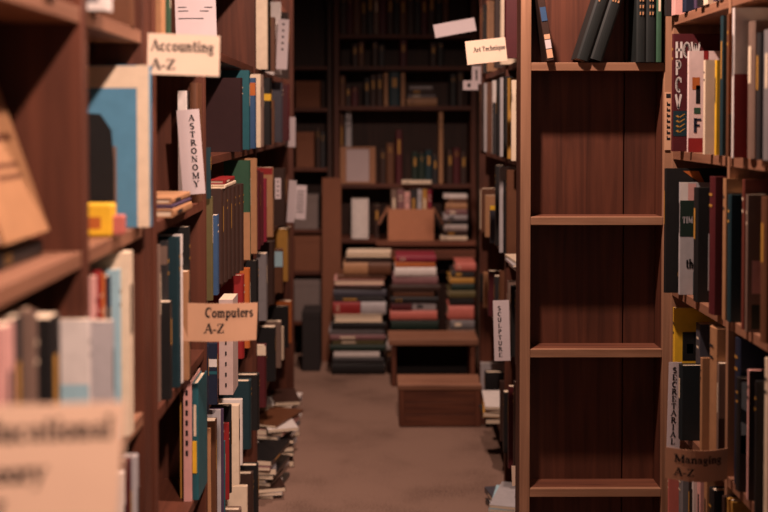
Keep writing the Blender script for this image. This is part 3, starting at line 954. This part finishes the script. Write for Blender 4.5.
card('notice_sheet', 'greyish printed sheet sticking out past the end of the long bookcase', *corners((294, 185), (305, 186), (294.5, 219), 5.1, 5.1), [('bar', .15, .2 + i * .1, .8, .23 + i * .1) for i in range(7)], M_CARDW, cat='notice')
card('notice_sheet', 'upper white paper sheet at the end of the long bookcase', *corners((285, 117), (295.5, 117), (285, 147), 4.75, 4.75), [], M_CARDW, cat='notice')
zz = LVB[1]
row('L', 0.393, zz, [(267.5, 252, 'grey', {'T': .05, 'p': .004}), (275, 240, 'dark brown', {'T': .04, 'p': .0}), (283.5, 248, 'brown', {'T': .04, 'p': .008, 'art': [(0, .6, .6, .95, 'pale blue')]}), (288, 228, 'mustard', {'T': .03}), (291, 226, 'brown', {'T': .03, 'p': .003})], 'of the fourth shelf in the far bay', GC, maxh=0.255, jit=0.001)
zz = LVB[0]
row('L', 0.393, zz, [(267, 343, 'maroon', {'T': .04, 'p': .004, 'art': [(0, .84, .5, 1, 'cream')]}), (276, 325, 'black', {'T': .04}), (281.5, 320, 'taupe', {'T': .04}), (284, 326, 'cream', {'T': .02}), (289, 305, 'black', {'T': .03}), (291.5, 300, 'orange', {'T': .03, 'p': .004})], 'of the fifth shelf in the far bay', GC, maxh=0.285, jit=0.001)


def aisle_pile(side, X, Y, base, n, cols, where, group, wmin=0.16, wmax=0.24, tmin=0.006, tmax=0.02, sk=0.2, L=0.26):
    """magazines and books lying in a loose pile, spines to the aisle"""
    z = base
    for i in range(n):
        c = cols[i % len(cols)]
        t = RND.uniform(tmin, tmax)
        D, h = RND.uniform(wmin, wmax), RND.uniform(L * .8, L)
        s = 1 if side == 'L' else -1
        if side == 'L':
            R = Matrix(((1, 0, 0), (0, 0, -1), (0, 1, 0))).to_4x4()
        else:
            R = Matrix(((-1, 0, 0), (0, 0, 1), (0, 1, 0))).to_4x4()
        mw = Matrix.Translation((X + RND.uniform(-.012, .012), Y + s * RND.uniform(-.01, .01), z + 0.0006)) @ Matrix.Rotation(RND.uniform(-sk, sk), 4, 'Z') @ Matrix.Translation((0, s * h / 2, 0)) @ R
        pos = 'bottom' if i == 0 else ('top' if i == n - 1 else ORD[i] + ' from the bottom')
        thing = 'magazine' if t < .010 else 'book'
        if pos in ('bottom', 'top'):
            lab = '%s %s %s of the pile %s' % (pos, c, thing, where)
        else:
            lab = '%s %s, %s up the pile %s' % (c, thing, ORD[i], where)
        book(mw, t, h, D, c, lab, group, hard=False, bands=t > .010, cat=thing, name=thing, rough=0.28)
        z += t + 0.0010
    return z


aisle_pile('L', -0.362, 4.62, 0, 9, ['taupe', 'white', 'charcoal', 'grey', 'mauve', 'light grey', 'brown', 'white', 'dark brown'], 'on the floor at the far bay', 'magazines piled on the floor at the left', .1, .15, .008, .022, .3)
aisle_pile('L', -0.352, 4.25, 0, 10, ['dark brown', 'light grey', 'black', 'taupe', 'white', 'charcoal', 'grey', 'pink', 'white', 'brown'], 'on the floor before the far bay', 'magazines piled on the floor at the left', .1, .15, .008, .022, .35)
aisle_pile('L', -0.362, 3.88, 0, 9, ['charcoal', 'white', 'dark brown', 'taupe', 'light grey', 'black', 'grey', 'mauve', 'black'], 'on the floor at the middle bay', 'magazines piled on the floor at the left', .1, .15, .008, .022, .3)
# lying books on the dark set and before the red book
def lie(X, Y, z, t, L, D, c, lab, group, side='L', turn=0.0):
    if side == 'L':
        R = Matrix(((1, 0, 0), (0, 0, -1), (0, 1, 0))).to_4x4()
    else:
        R = Matrix(((-1, 0, 0), (0, 0, 1), (0, 1, 0))).to_4x4()
    mw = Matrix.Translation((X, Y, z + 0.0006)) @ Matrix.Rotation(turn, 4, 'Z') @ R
    return book(mw, t, L, D, c, lab, group)


lie(-0.402, 3.02, EYE - 0.43 + 0.2492, .010, .21, .13, 'cream', 'cream book lying on the dark volume set, beneath a red one', GB)
lie(-0.404, 3.01, EYE - 0.43 + 0.2492 + .0108, .012, .2, .13, 'red', 'red book lying on top of the dark volume set', GB)

# ------------------------------------------------------------------ dark bookcase behind the empty one
GR = 'books in the dark bookcase behind the Sculpture sign'
zz = LVR2[4]
row('R', 0.45, zz, [(504, -30, 'maroon', {'T': .03, 'p': .04, 'D': .2}), (499.5, -20, 'cream', {'T': .03, 'p': .01}), (494, -20, 'dark brown', {'T': .03}), (487, -15, 'tan', {'T': .03}), (483, -10, 'black', {'T': .03}), (479, -10, 'brown', {'T': .03})], 'of the shelf above the Art Technique sign', GR, maxh=.29, jit=.002)
zz = LVR2[3]
row('R', 0.45, zz, [(516, 70, 'dark brown', {'T': .02, 'p': .0}), (511, 80, 'cream', {'T': .012, 'p': .01}), (507, 78, 'mustard', {'T': .02}), (503, 75, 'black', {'T': .03}), (500.5, 70, 'light grey', {'T': .012}), (496, 68, 'black', {'T': .03}), (492, 72, 'white', {'T': .02, 'art': [(0, 0, 1, .7, 'charcoal')]}), (487, 66, 'brown', {'T': .03}), (484, 75, 'light grey', {'T': .02}), (480, 70, 'dark brown', {'T': .04})],
    'of the shelf under the Art Technique sign', GR, maxh=.29, jit=.002)
zz = LVR2[2]
row('R', 0.45, zz, [(506, 168, 'brown', {'T': .02, 'p': .012}), (503, 180, 'black', {'T': .02}), (499.5, 158, 'light grey', {'T': .012, 'p': .012}), (495, 165, 'black', {'T': .03}), (489.5, 205, 'slate', {'T': .02, 'p': .016, 'art': [(0, .88, 1, 1, 'yellow')]}), (485, 195, 'tan', {'T': .02, 'p': .01}), (481, 188, 'brown', {'T': .03, 'p': .006}), (478, 190, 'cream', {'T': .02})],
    'of the shelf above the Sculpture sign', GR, maxh=.31, jit=.002)
zz = LVR2[1]
row('R', 0.45, zz, [(515, 290, 'dark brown', {'T': .02}), (510, 285, 'black', {'T': .03, 'p': .0}), (507, 280, 'taupe', {'T': .02, 'p': .0}), (499, 270, 'brown', {'T': .03, 'p': .0}), (494, 275, 'charcoal', {'T': .03}), (488, 270, 'maroon', {'T': .03, 'p': .0}), (483, 272, 'tan', {'T': .03}), (479, 275, 'black', {'T': .03})],
    'of the shelf behind the Sculpture sign', GR, maxh=.28, jit=.002)
zz = LVR2[0]
row('R', 0.45, zz, [(513, 380, 'dark brown', {'T': .03}), (508, 385, 'maroon', {'T': .02, 'p': .006}), (503, 390, 'black', {'T': .03}), (499.5, 380, 'dark brown', {'T': .03}), (484, 370, 'black', {'T': .04}), (480, 368, 'light grey', {'T': .03})],
    'of the shelf below the Sculpture sign', GR, maxh=.34, jit=.002)
aisle_pile('R', 0.428, 3.42, LVR2[2], 4, ['white', 'taupe', 'light grey', 'cream'], 'lying on the shelf above the Sculpture sign', 'flat pile above the Sculpture sign', .12, .16, .006, .014, .12, L=.2)
aisle_pile('R', 0.40, 3.62, 0, 5, ['charcoal', 'white', 'slate', 'pale blue', 'light grey'], 'on the floor under the Sculpture sign', 'magazines on the floor at the right', .12, .17, .008, .022, .3)
aisle_pile('R', 0.425, 4.26, LVR2[0], 5, ['black', 'charcoal', 'mustard', 'black', 'white'], 'on the low shelf beside the step stool', 'pile on the low shelf at the right', .12, .18, .008, .022, .25)
card('section_sign', 'small white label card beside the dark bookcase below the Art Technique sign', *corners((463, 80.5), (478, 80.5), (463, 90), 4.55, 4.55), [('bar', .3, .3, .5, .7)], M_CARDW)
card('section_sign', 'narrow pale label behind the Art Technique sign', *corners((472, 66), (481, 66), (472, 84), 4.6, 4.6), [('bar', .4, .2, .6, .8)], M_CARDW)
card('section_sign', 'pinkish price card low beside the pine post', *corners((511, 466), (520, 466), (512, 486), 3.2, 3.2), [], M_CARD)


# ------------------------------------------------------------------ step stools
def stool(label, x0, x1, ytop, ybot, Y, D, lid_over, open_front, tread):
    a, b = at_y(x0, ybot, Y), at_y(x1, ybot, Y)
    zt = at_y(x0, ytop, Y).z
    r = empty('step_stool', ((a.x + b.x) / 2, Y + D / 2, 0))
    tag(r, label, 'step stool')

    def pt(n, bm, m):
        o = obj(n, bm, m)
        o.parent = r
        o.matrix_parent_inverse = Matrix.Translation(-r.location)
    t = 0.024
    pt('tread', B((a.x - lid_over, Y - lid_over, zt - tread), (b.x + lid_over, Y + D, zt), 0.003), wood('shelf', 0))
    z1 = zt - tread - 0.0003
    pt('side_panel', B((a.x, Y, 0), (a.x + t, Y + D - 0.002, z1), 0.002), wood('crate', 2))
    pt('side_panel', B((b.x - t, Y, 0), (b.x, Y + D - 0.002, z1), 0.002), wood('crate', 2))
    pt('back_panel', B((a.x + t + .0003, Y + D - 0.02, 0), (b.x - t - .0003, Y + D - 0.002, z1), 0.002), m_plain('shaded_back_board', (30, 27, 26), .8))  # near black: the shade inside the stool is put into its colour
    if not open_front:
        bm = bmesh.new()
        n = 3
        hh = z1 / n
        for i in range(n):
            box(bm, (a.x + t + .0003, Y + 0.002, i * hh + .0006), (b.x - t - .0003, Y + 0.02, (i + 1) * hh - .0006), 0.0015)
        pt('front_panel', bm, wood('crate', 0))
    else:
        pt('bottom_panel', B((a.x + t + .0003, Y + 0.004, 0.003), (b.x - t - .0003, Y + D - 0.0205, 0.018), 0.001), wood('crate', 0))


stool('low wooden step stool with a closed plank front, standing in the aisle', 399, 480.5, 385, 429, 4.66, 0.2, 0.006, False, 0.022)
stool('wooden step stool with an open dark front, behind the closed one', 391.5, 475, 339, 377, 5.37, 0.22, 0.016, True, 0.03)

# ------------------------------------------------------------------ back of the shop
YK = 6.02
kx0, kx1 = at_y(334, 256, YK).x, at_y(476, 256, YK).x
r = empty('bookcase', ((kx0 + kx1) / 2, YK + .14, 0))
tag(r, 'dark bookcase across the end of the aisle behind the stacks', 'bookcase')


def kp(n, lo, hi, m, bev=0.002):
    o = obj(n, B(lo, hi, bev), m)
    o.parent = r
    o.matrix_parent_inverse = Matrix.Translation(-r.location)


KD = 0.28
kp('side_panel', (kx0, YK, 0), (kx0 + .03, YK + KD, 2.3), wood('stain', 2))
kp('side_panel', (kx1 - .03, YK, 0), (kx1, YK + KD, 2.3), wood('stain', 2))
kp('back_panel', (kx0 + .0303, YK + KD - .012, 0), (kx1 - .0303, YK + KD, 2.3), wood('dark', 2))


def zk(py):
    return at_y(400, py, YK).z


SK = {}
for py in (34, 66, 106, 184, 239):
    z = zk(py)
    SK[py] = z
    SHELVES.append(z - .024)
    kp('shelf', (kx0 + .0303, YK + .002, z - .024), (kx1 - .0303, YK + KD - .0125, z), wood('stain', 0))
# the deep counter board with a lower rail
kp('counter_board', (at_y(376, 240, YK - .10).x, YK - .12, zk(239) - .026), (kx1 - .012, YK - .0005, zk(239) - .001), wood('crate', 0))
kp('rail', (at_y(376, 240, YK - .10).x, YK - .11, zk(239) - .1), (kx1 - .012, YK - .085, zk(239) - .048), wood('crate', 0))

lx0, lx1 = at_y(286, 256, YK).x, kx0 - .012
r2 = empty('bookcase', ((lx0 + lx1) / 2, YK + .14, 0))
tag(r2, 'dark narrow bookcase in the far corner by the end of the long bookcase', 'bookcase')
rr, r = r, r2
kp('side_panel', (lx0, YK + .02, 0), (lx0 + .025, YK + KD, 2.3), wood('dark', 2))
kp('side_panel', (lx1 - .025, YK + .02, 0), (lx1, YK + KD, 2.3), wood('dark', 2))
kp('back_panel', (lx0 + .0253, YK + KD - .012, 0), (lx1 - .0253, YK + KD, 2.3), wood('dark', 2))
SL = {}
for py in (66, 108, 168, 230, 272, 322):
    SL[py] = zk(py)
    kp('shelf', (lx0 + .0253, YK + .022, SL[py] - .02), (lx1 - .0253, YK + KD - .0125, SL[py]), wood('stain', 0))
r = rr

GK = 'books on the dark shelves at the end of the aisle'
# top row: many dim spines
xs = 340.0
i = 0
for w, c, h in ((7, 'dark brown', 42), (6, 'maroon', 40), (8, 'brown', 44), (6, 'dark brown', 38), (7, 'charcoal', 43), (5, 'taupe', 40), (8, 'maroon', 45), (7, 'dark brown', 41), (6, 'black', 42), (7, 'brown', 39), (8, 'dark brown', 44), (6, 'charcoal', 42), (7, 'maroon', 40), (8, 'dark brown', 44), (7, 'black', 41), (6, 'brown', 42)):
    facing(xs, xs + w - .4, 34 - h, 34, YK + .02, c, '%s book, %s from the left on the dim topmost far shelf' % (c, ORD[i]), GK, zbot=SK[34])
    xs += w
    i += 1
# second row
for x0, x1, top, c in ((352, 358, 44, 'dark brown'), (358.5, 364, 42, 'brown'), (372, 378, 42, 'dark brown'), (378.5, 385, 45, 'charcoal'), (400, 407, 40, 'maroon'), (430, 437, 43, 'dark brown'), (437.5, 444, 42, 'black')):
    facing(x0, x1, top, 66, YK + .03, c, '%s book standing %d widths along the dim second far shelf' % (c, 0), GK, zbot=SK[66])['label'] = '%s book on the dim second far shelf, %s' % (
        c, {352: 'at its left end', 358.5: 'second from its left end', 372: 'third from its left end', 378.5: 'fourth from its left end', 400: 'alone in the middle', 430: 'second from its right end', 437.5: 'at its right end'}[x0])
# third row y 66-106
R3 = 'far shelf with the teal volume'
for i, (x0, x1, top, c) in enumerate(((340, 345, 76, 'brown'), (345.5, 351, 86, 'dark brown'), (351.5, 358, 87, 'maroon'), (364, 370, 78, 'black'), (370.5, 376, 75, 'dark brown'), (376.5, 383, 74, 'dark brown'), (384, 388, 73, 'tan'), (388.5, 400.5, 72, 'dark teal'), (401, 405, 73, 'tan'))):
    facing(x0, x1, top, 106, YK + .01, c, '%s book, %s from the left on the %s' % (c, ORD[i], R3) if c != 'dark teal' else 'wide dark teal volume between two tan books on the far shelf', GK, zbot=SK[106])
z = SK[106]
for i, (h, c, pg, n) in enumerate(((8, 'tan', True, 'bottom'), (3, 'grey', False, 'middle'), (5, 'dark brown', False, 'upper'), (3, 'light grey', False, 'top'))):
    z = flat(407 + i, 437 - i * 1.5, 106, 106 - h, YK + .03, c, '%s %s book of the flat pile beside the teal volume' % (n, c), GK, pg, zbot=z) if False else z
zc = SK[106]
for i, (h, c, pg, n) in enumerate(((.045, 'tan', True, 'bottom'), (.018, 'grey', False, 'second'), (.03, 'dark brown', False, 'third'), (.014, 'light grey', False, 'top'))):
    a, b = at_y(407 + i, 100, YK + .02), at_y(437 - i * 1.5, 100, YK + .02)
    Rm = Matrix(((0, 0, -1), (-1, 0, 0), (0, 1, 0))).to_4x4()
    book(Matrix.Translation((b.x, YK + .02, zc + .0006)) @ Rm, h, b.x - a.x, .2, c, '%s %s book of the flat pile beside the teal volume' % (n, c), GK)
    zc += h + .0012
for i, (x0, x1, top, c) in enumerate(((450, 457, 74, 'black'), (457.5, 464, 72, 'dark brown'))):
    facing(x0, x1, top, 106, YK + .02, c, '%s book near the right end of the %s' % (c, R3), GK, zbot=SK[106])
# fourth row y 106-184
facing(340.3, 343.5, 114, 184, YK + .08, 'brown', 'brown tall book behind the pale picture', GK, zbot=SK[184])
facing(345.5, 351.5, 109, 184, YK + .08, 'light grey', 'pale grey tall book behind the pale picture', GK, zbot=SK[184])
a, b = at_y(340, 184, YK - .0), at_y(375.5, 147, YK - .0)
bm = bmesh.new()
w, h = b.x - a.x, b.z - SK[184]
for lo, hi in (((0, 0, 0), (.035, .02, h)), ((w - .035, 0, 0), (w, .02, h)), ((.0352, 0, 0), (w - .0352, .02, .012)), ((.0352, 0, h - .01), (w - .0352, .02, h))):
    box(bm, lo, hi, .002)
fr = obj('picture_frame', bm, m_plain('frame_tan', (150, 108, 80), .6))
fr.location = (a.x, YK + .01, SK[184] + .0006)
tag(fr, 'pale grey picture in a tan frame standing on the far shelf', 'picture')
obj('picture', B((.036, .006, .0125), (w - .036, .014, h - .0105)), m_plain('grey_print', (176, 160, 160), .5, 6, .12), fr)
for i, (x0, x1, top, c) in enumerate(((380, 386, 150, 'dark brown'), (386.5, 394, 143, 'brown'), (396, 402, 130, 'maroon'), (412, 418, 152, 'dark green'), (418.5, 425, 154, 'dark green'), (425.5, 432, 150, 'dark teal'), (432.5, 438, 156, 'charcoal'), (439, 443, 112, 'tan'), (447, 453, 150, 'dark brown'), (453.5, 460, 148, 'maroon'), (460.5, 467, 152, 'dark brown'))):
    facing(x0, x1, top, 184, YK + .02, c, '%s book, %s from the pale picture on the far shelf' % (c, ORD[i]), GK, zbot=SK[184])
# white upright book
facing(351.5, 368.5, 199, 239, YK + .01, 'white', 'white upright box file at the left of the carton', GK, zbot=SK[239], D=.2, name='box_file', cat='box file', bands=False)
facing(374, 380, 205, 239, YK + .06, 'dark brown', 'dark brown book upright between the white box file and the carton', GK, zbot=SK[239])

# carton of books on the counter board
YC = YK - .10
ca, cb = at_y(388, 236, YC), at_y(434, 209, YC)
zc = zk(239) + .0006
r3 = empty('carton', ((ca.x + cb.x) / 2, YC + .11, zc))
tag(r3, 'open brown cardboard carton full of books on the far counter', 'carton')
w, h, d, t = cb.x - ca.x, cb.z - zc, .21, .004
bm = bmesh.new()
for lo, hi in (((-w / 2, -.11, .0005), (w / 2, -.11 + d, .0045)), ((-w / 2, -.11, .0046), (w / 2, -.11 + t, h)), ((-w / 2, -.11 + d - t, .0046), (w / 2, -.11 + d, h)),
               ((-w / 2, -.11 + t + .0002, .0046), (-w / 2 + t, -.11 + d - t - .0002, h)), ((w / 2 - t, -.11 + t + .0002, .0046), (w / 2, -.11 + d - t - .0002, h))):
    box(bm, lo, hi)
obj('carton_body', bm, M_BOX, r3)
for sg in (-1, 1):
    bm = bmesh.new()
    x0 = sg * w / 2
    v = [bm.verts.new(p) for p in ((x0, -.1, h), (x0, .09, h), (x0 + sg * .05, .09, h - .09), (x0 + sg * .05, -.1, h - .09))]
    f = bm.faces.new(v)
    e = bmesh.ops.extrude_face_region(bm, geom=[f])
    for q in e['geom']:
        if isinstance(q, bmesh.types.BMVert):
            q.co.x += sg * .003
            q.co.z += .003
    obj('flap', bm, M_BOX, r3)
GX = 'books in the cardboard carton'
cb_list = [(391, 397, 186, 'taupe', 0.03), (397.5, 404, 189, 'mauve', 0.01), (404.5, 410, 192, 'pink', 0.0), (410.3, 417, 188, 'charcoal', 0.02), (417.5, 422, 188, 'light grey', .012), (422.5, 427, 188, 'mustard', 0.012), (427.3, 431.5, 190, 'crimson', 0.02)]
for i, (x0, x1, top, c, dy) in enumerate(cb_list):
    art = ()
    facing(x0, x1, top, 239, YC + .015 + dy, c, '%s book sticking out of the carton, %s from its left' % (c, ORD[i]), GX, zbot=zc + .006, D=.14)
a, b = at_y(402, 186, YC), at_y(432, 181, YC)
o = book(Matrix.Translation((b.x, YC + .06, at_y(400, 186, YC).z + .006)) @ Matrix(((0, 0, -1), (-1, 0, 0), (0, 1, 0))).to_4x4(), .02, b.x - a.x, .12, 'cream', 'cream book lying across the top of the carton', GX)
# pile right of the carton
zz_ = zc
GP = 'pile of books beside the carton'
for i, (h, c, x0, x1, n) in enumerate(((.024, 'cream', 441, 467.5, 'bottom'), (.03, 'dark brown', 444, 467.5, 'second'), (.032, 'white', 445, 467.5, 'third'), (.022, 'charcoal', 445, 467.5, 'fourth'), (.028, 'light grey', 444, 467.5, 'fifth'), (.03, 'mauve', 446, 467.5, 'sixth'), (.036, 'tan', 446, 467.5, 'seventh'), (.022, 'brown', 448, 467.5, 'eighth'), (.022, 'white', 444, 467.5, 'topmost'))):
    a, b = at_y(x0, 220, YC), at_y(x1, 220, YC)
    book(Matrix.Translation((b.x, YC + .01, zz_ + .0006)) @ Matrix(((0, 0, -1), (-1, 0, 0), (0, 1, 0))).to_4x4(), h, b.x - a.x, .18, c, '%s book of the pile right of the carton, %s' % (n, c), GP)
    zz_ += h + .0012

# left back: cardboard panels and boxes
def carton_box(x0, x1, top, zb, Y, d, mat, label):
    a, b = at_y(x0, top, Y), at_y(x1, top, Y)
    w, h = b.x - a.x, a.z - zb
    bm = bmesh.new()
    box(bm, (0, 0, 0.0005), (w, d, h - .006), .003)
    o = obj('box', bm, mat)
    o.location = (a.x, Y, zb)
    bm = bmesh.new()
    box(bm, (-.0015, -.0015, h - .0355), (w + .0015, d + .0015, h), .002)
    obj('lid', bm, mat, o)
    tag(o, label, 'box')


M_DB = m_plain('brown_board', (120, 78, 58), .85, 20, .1)
M_GB = m_plain('grey_board', (120, 108, 104), .85, 20, .1)
carton_box(295.5, 320, 81, SL[108], YK + .03, .2, M_DB, 'brown lidded box high on the far corner bookcase')
carton_box(296, 314, 132, SL[168], YK + .03, .2, M_DB, 'brown lidded box below the highest box in the far corner')
carton_box(294, 318, 195, SL[230], YK + .03, .2, M_GB, 'grey lidded box at mid height in the far corner bookcase')
carton_box(294, 321, 236, SL[272], YK + .03, .2, M_DB, 'brown lidded box under the grey box in the far corner')
carton_box(294, 322, 280, SL[322], YK + .03, .2, M_GB, 'dim grey lidded box in the far corner, second from the floor')
for i, (x0, x1, top, c) in enumerate(((316, 320, 128, 'dark brown'), (320.5, 325, 132, 'charcoal'))):
    facing(x0, x1, top, 168, YK + .04, c, '%s book beside the second highest box in the far corner' % c, GK, zbot=SL[168])
a, b = at_y(322, 310, YK - .07), at_y(341, 178, YK - .07)
o = obj('panel_board', B((0, 0, 0), (b.x - a.x, .012, b.z), .002), M_DB)
o.location = (a.x, YK - .09, 0.0005)
o.rotation_euler = (math.radians(-3.0), 0, 0)
tag(o, 'brown board leaning upright left of the book stacks', 'board')
a, b = at_y(303, 312, 5.78), at_y(322, 312, 5.78)
carton_box(302, 320, 312, 0.0, 5.7, .22, m_plain('black_board', (44, 40, 40), .8), 'black box on the floor in the far corner')

# ------------------------------------------------------------------ stacks on the floor
def stack(Y, layers, where, group, D=.24):
    z = 0.0
    n = len(layers)
    for i, lay in enumerate(layers):
        top = lay[0]
        zt_ = at_y(360, top, Y).z
        t = zt_ - z - .0012
        for j, (x0, x1, c, pg) in enumerate(lay[1:]):
            a, b = at_y(x0, top, Y), at_y(x1, top, Y)
            dy = RND.uniform(-.008, .008)
            pos = 'at the bottom' if i == 0 else ('on top' if i == n - 1 else '%s from the bottom' % ORD[i])
            lab = '%s book %s of the %s' % (c, pos, where)
            if len(lay) > 2:
                lab += ', its ' + ('left one' if j == 0 else 'right one')
            if pg:
                lab += ', pages outward'
            Dj = D * RND.uniform(.85, 1)
            if pg:
                R_ = Matrix(((0, 0, 1), (1, 0, 0), (0, 1, 0))).to_4x4()
                loc = Vector((a.x, Y + dy + Dj, z + .0006))
            else:
                R_ = Matrix(((0, 0, -1), (-1, 0, 0), (0, 1, 0))).to_4x4()
                loc = Vector((b.x, Y + dy, z + .0006))
            cpt = Vector(((a.x + b.x) / 2, Y + dy + Dj / 2, 0))
            tw = RND.uniform(-.02, .02) if len(lay) == 2 else 0
            mw = Matrix.Translation(cpt) @ Matrix.Rotation(tw, 4, 'Z') @ Matrix.Translation(-cpt) @ Matrix.Translation(loc) @ R_
            book(mw, t, b.x - a.x, Dj, c, lab, group, art=(), bands=RND.random() < .25)
        z = zt_
    return z


YS = 5.62
stack(YS, [(363, (332, 385, 'black', False)), (358, (333, 384, 'charcoal', False)), (351, (334, 380, 'white', False)), (345, (330, 386, 'dark green', False)), (340, (332, 384, 'olive', False)), (335, (330, 385, 'mauve', False)),
           (329, (329, 384, 'grey', False)), (322, (332, 386, 'black', False)), (314.5, (334, 382, 'cream', True)), (302, (333, 360.5, 'red', False), (361, 386, 'light grey', False)), (297, (334, 384, 'charcoal', False)), (290, (333, 386, 'slate', False)), (285, (336, 382, 'dark brown', False)),
           (280, (334, 384, 'pink', True)), (275, (337, 386, 'brown', False)), (262.5, (343.5, 368, 'tan', False), (368.5, 391, 'brown', False)), (257, (345, 391, 'dark brown', False)), (253, (346.5, 391, 'cream', True))],
      'tall left floor stack', 'books in the tall left floor stack')
stack(YS + .02, [(358, (387, 440, 'dark brown', False)), (351, (388, 440, 'tan', False)), (343, (387, 441, 'white', False)), (337, (388, 440, 'charcoal', False)), (331, (390, 438, 'black', False)), (320, (391, 438, 'dark green', False)), (311, (390, 437, 'salmon', False)), (303, (391, 412, 'maroon', False), (412.5, 436, 'light grey', False)),
                 (297, (391, 438, 'black', False)), (291, (393, 434, 'brown', False)), (285, (391, 440, 'dark brown', False)), (276.5, (393, 438, 'mauve', False)), (267.5, (394.5, 436, 'white', False)), (262, (395, 435, 'orange', False)), (256, (396, 436, 'crimson', False))],
      'middle floor stack', 'books in the middle floor stack')
stack(YS + .02, [(355, (446, 476, 'charcoal', False)), (340, (447, 476, 'dark brown', False)), (329, (449, 475, 'taupe', False)), (320, (450, 474, 'grey', False)), (306, (448.5, 474, 'salmon', False)), (298, (450, 474, 'black', False)), (291, (449, 475, 'olive', False)), (284, (451, 474, 'dark green', False)), (278, (450, 474, 'mustard', False)), (271, (452, 474, 'charcoal', False)), (263, (456, 476, 'salmon', False))],
      'right floor stack', 'books in the right floor stack')
a, b = at_y(347, 247, YK - .0), at_y(374, 247, YK)

# ------------------------------------------------------------------ light: warm downlights along the aisle
def lamp(loc, power, cone, blend, radius=.05, col=(1.0, .68, .56), aim=None):
    d = bpy.data.lights.new('downlight', 'SPOT')
    d.energy = power
    d.spot_size = math.radians(cone)
    d.spot_blend = blend
    d.shadow_soft_size = radius
    d.color = col
    o = bpy.data.objects.new('downlight', d)
    o.location = loc
    if aim is not None:
        o.rotation_euler = (Vector(aim) - Vector(loc)).to_track_quat('-Z', 'Y').to_euler()
    C.objects.link(o)


lamp((0.36, 0.30, EYE + 1.25), 270, 56, .6, aim=(-0.42, 1.45, EYE - .15))
lamp((0.14, 2.22, EYE + 1.15), 175, 170, .4, radius=.035)
lamp((-0.05, 4.75, EYE + 1.25), 135, 104, .8)
w = bpy.data.worlds.new('room')
scene.world = w
w.use_nodes = True
w.node_tree.nodes['Background'].inputs[0].default_value = (.96, .92, .92, 1)
w.node_tree.nodes['Background'].inputs[1].default_value = 0.15

vs = scene.view_settings
vs.view_transform = 'Standard'
vs.look = 'None'
vs.gamma = 1.0
vs.exposure = 0.0
vs.use_curve_mapping = False
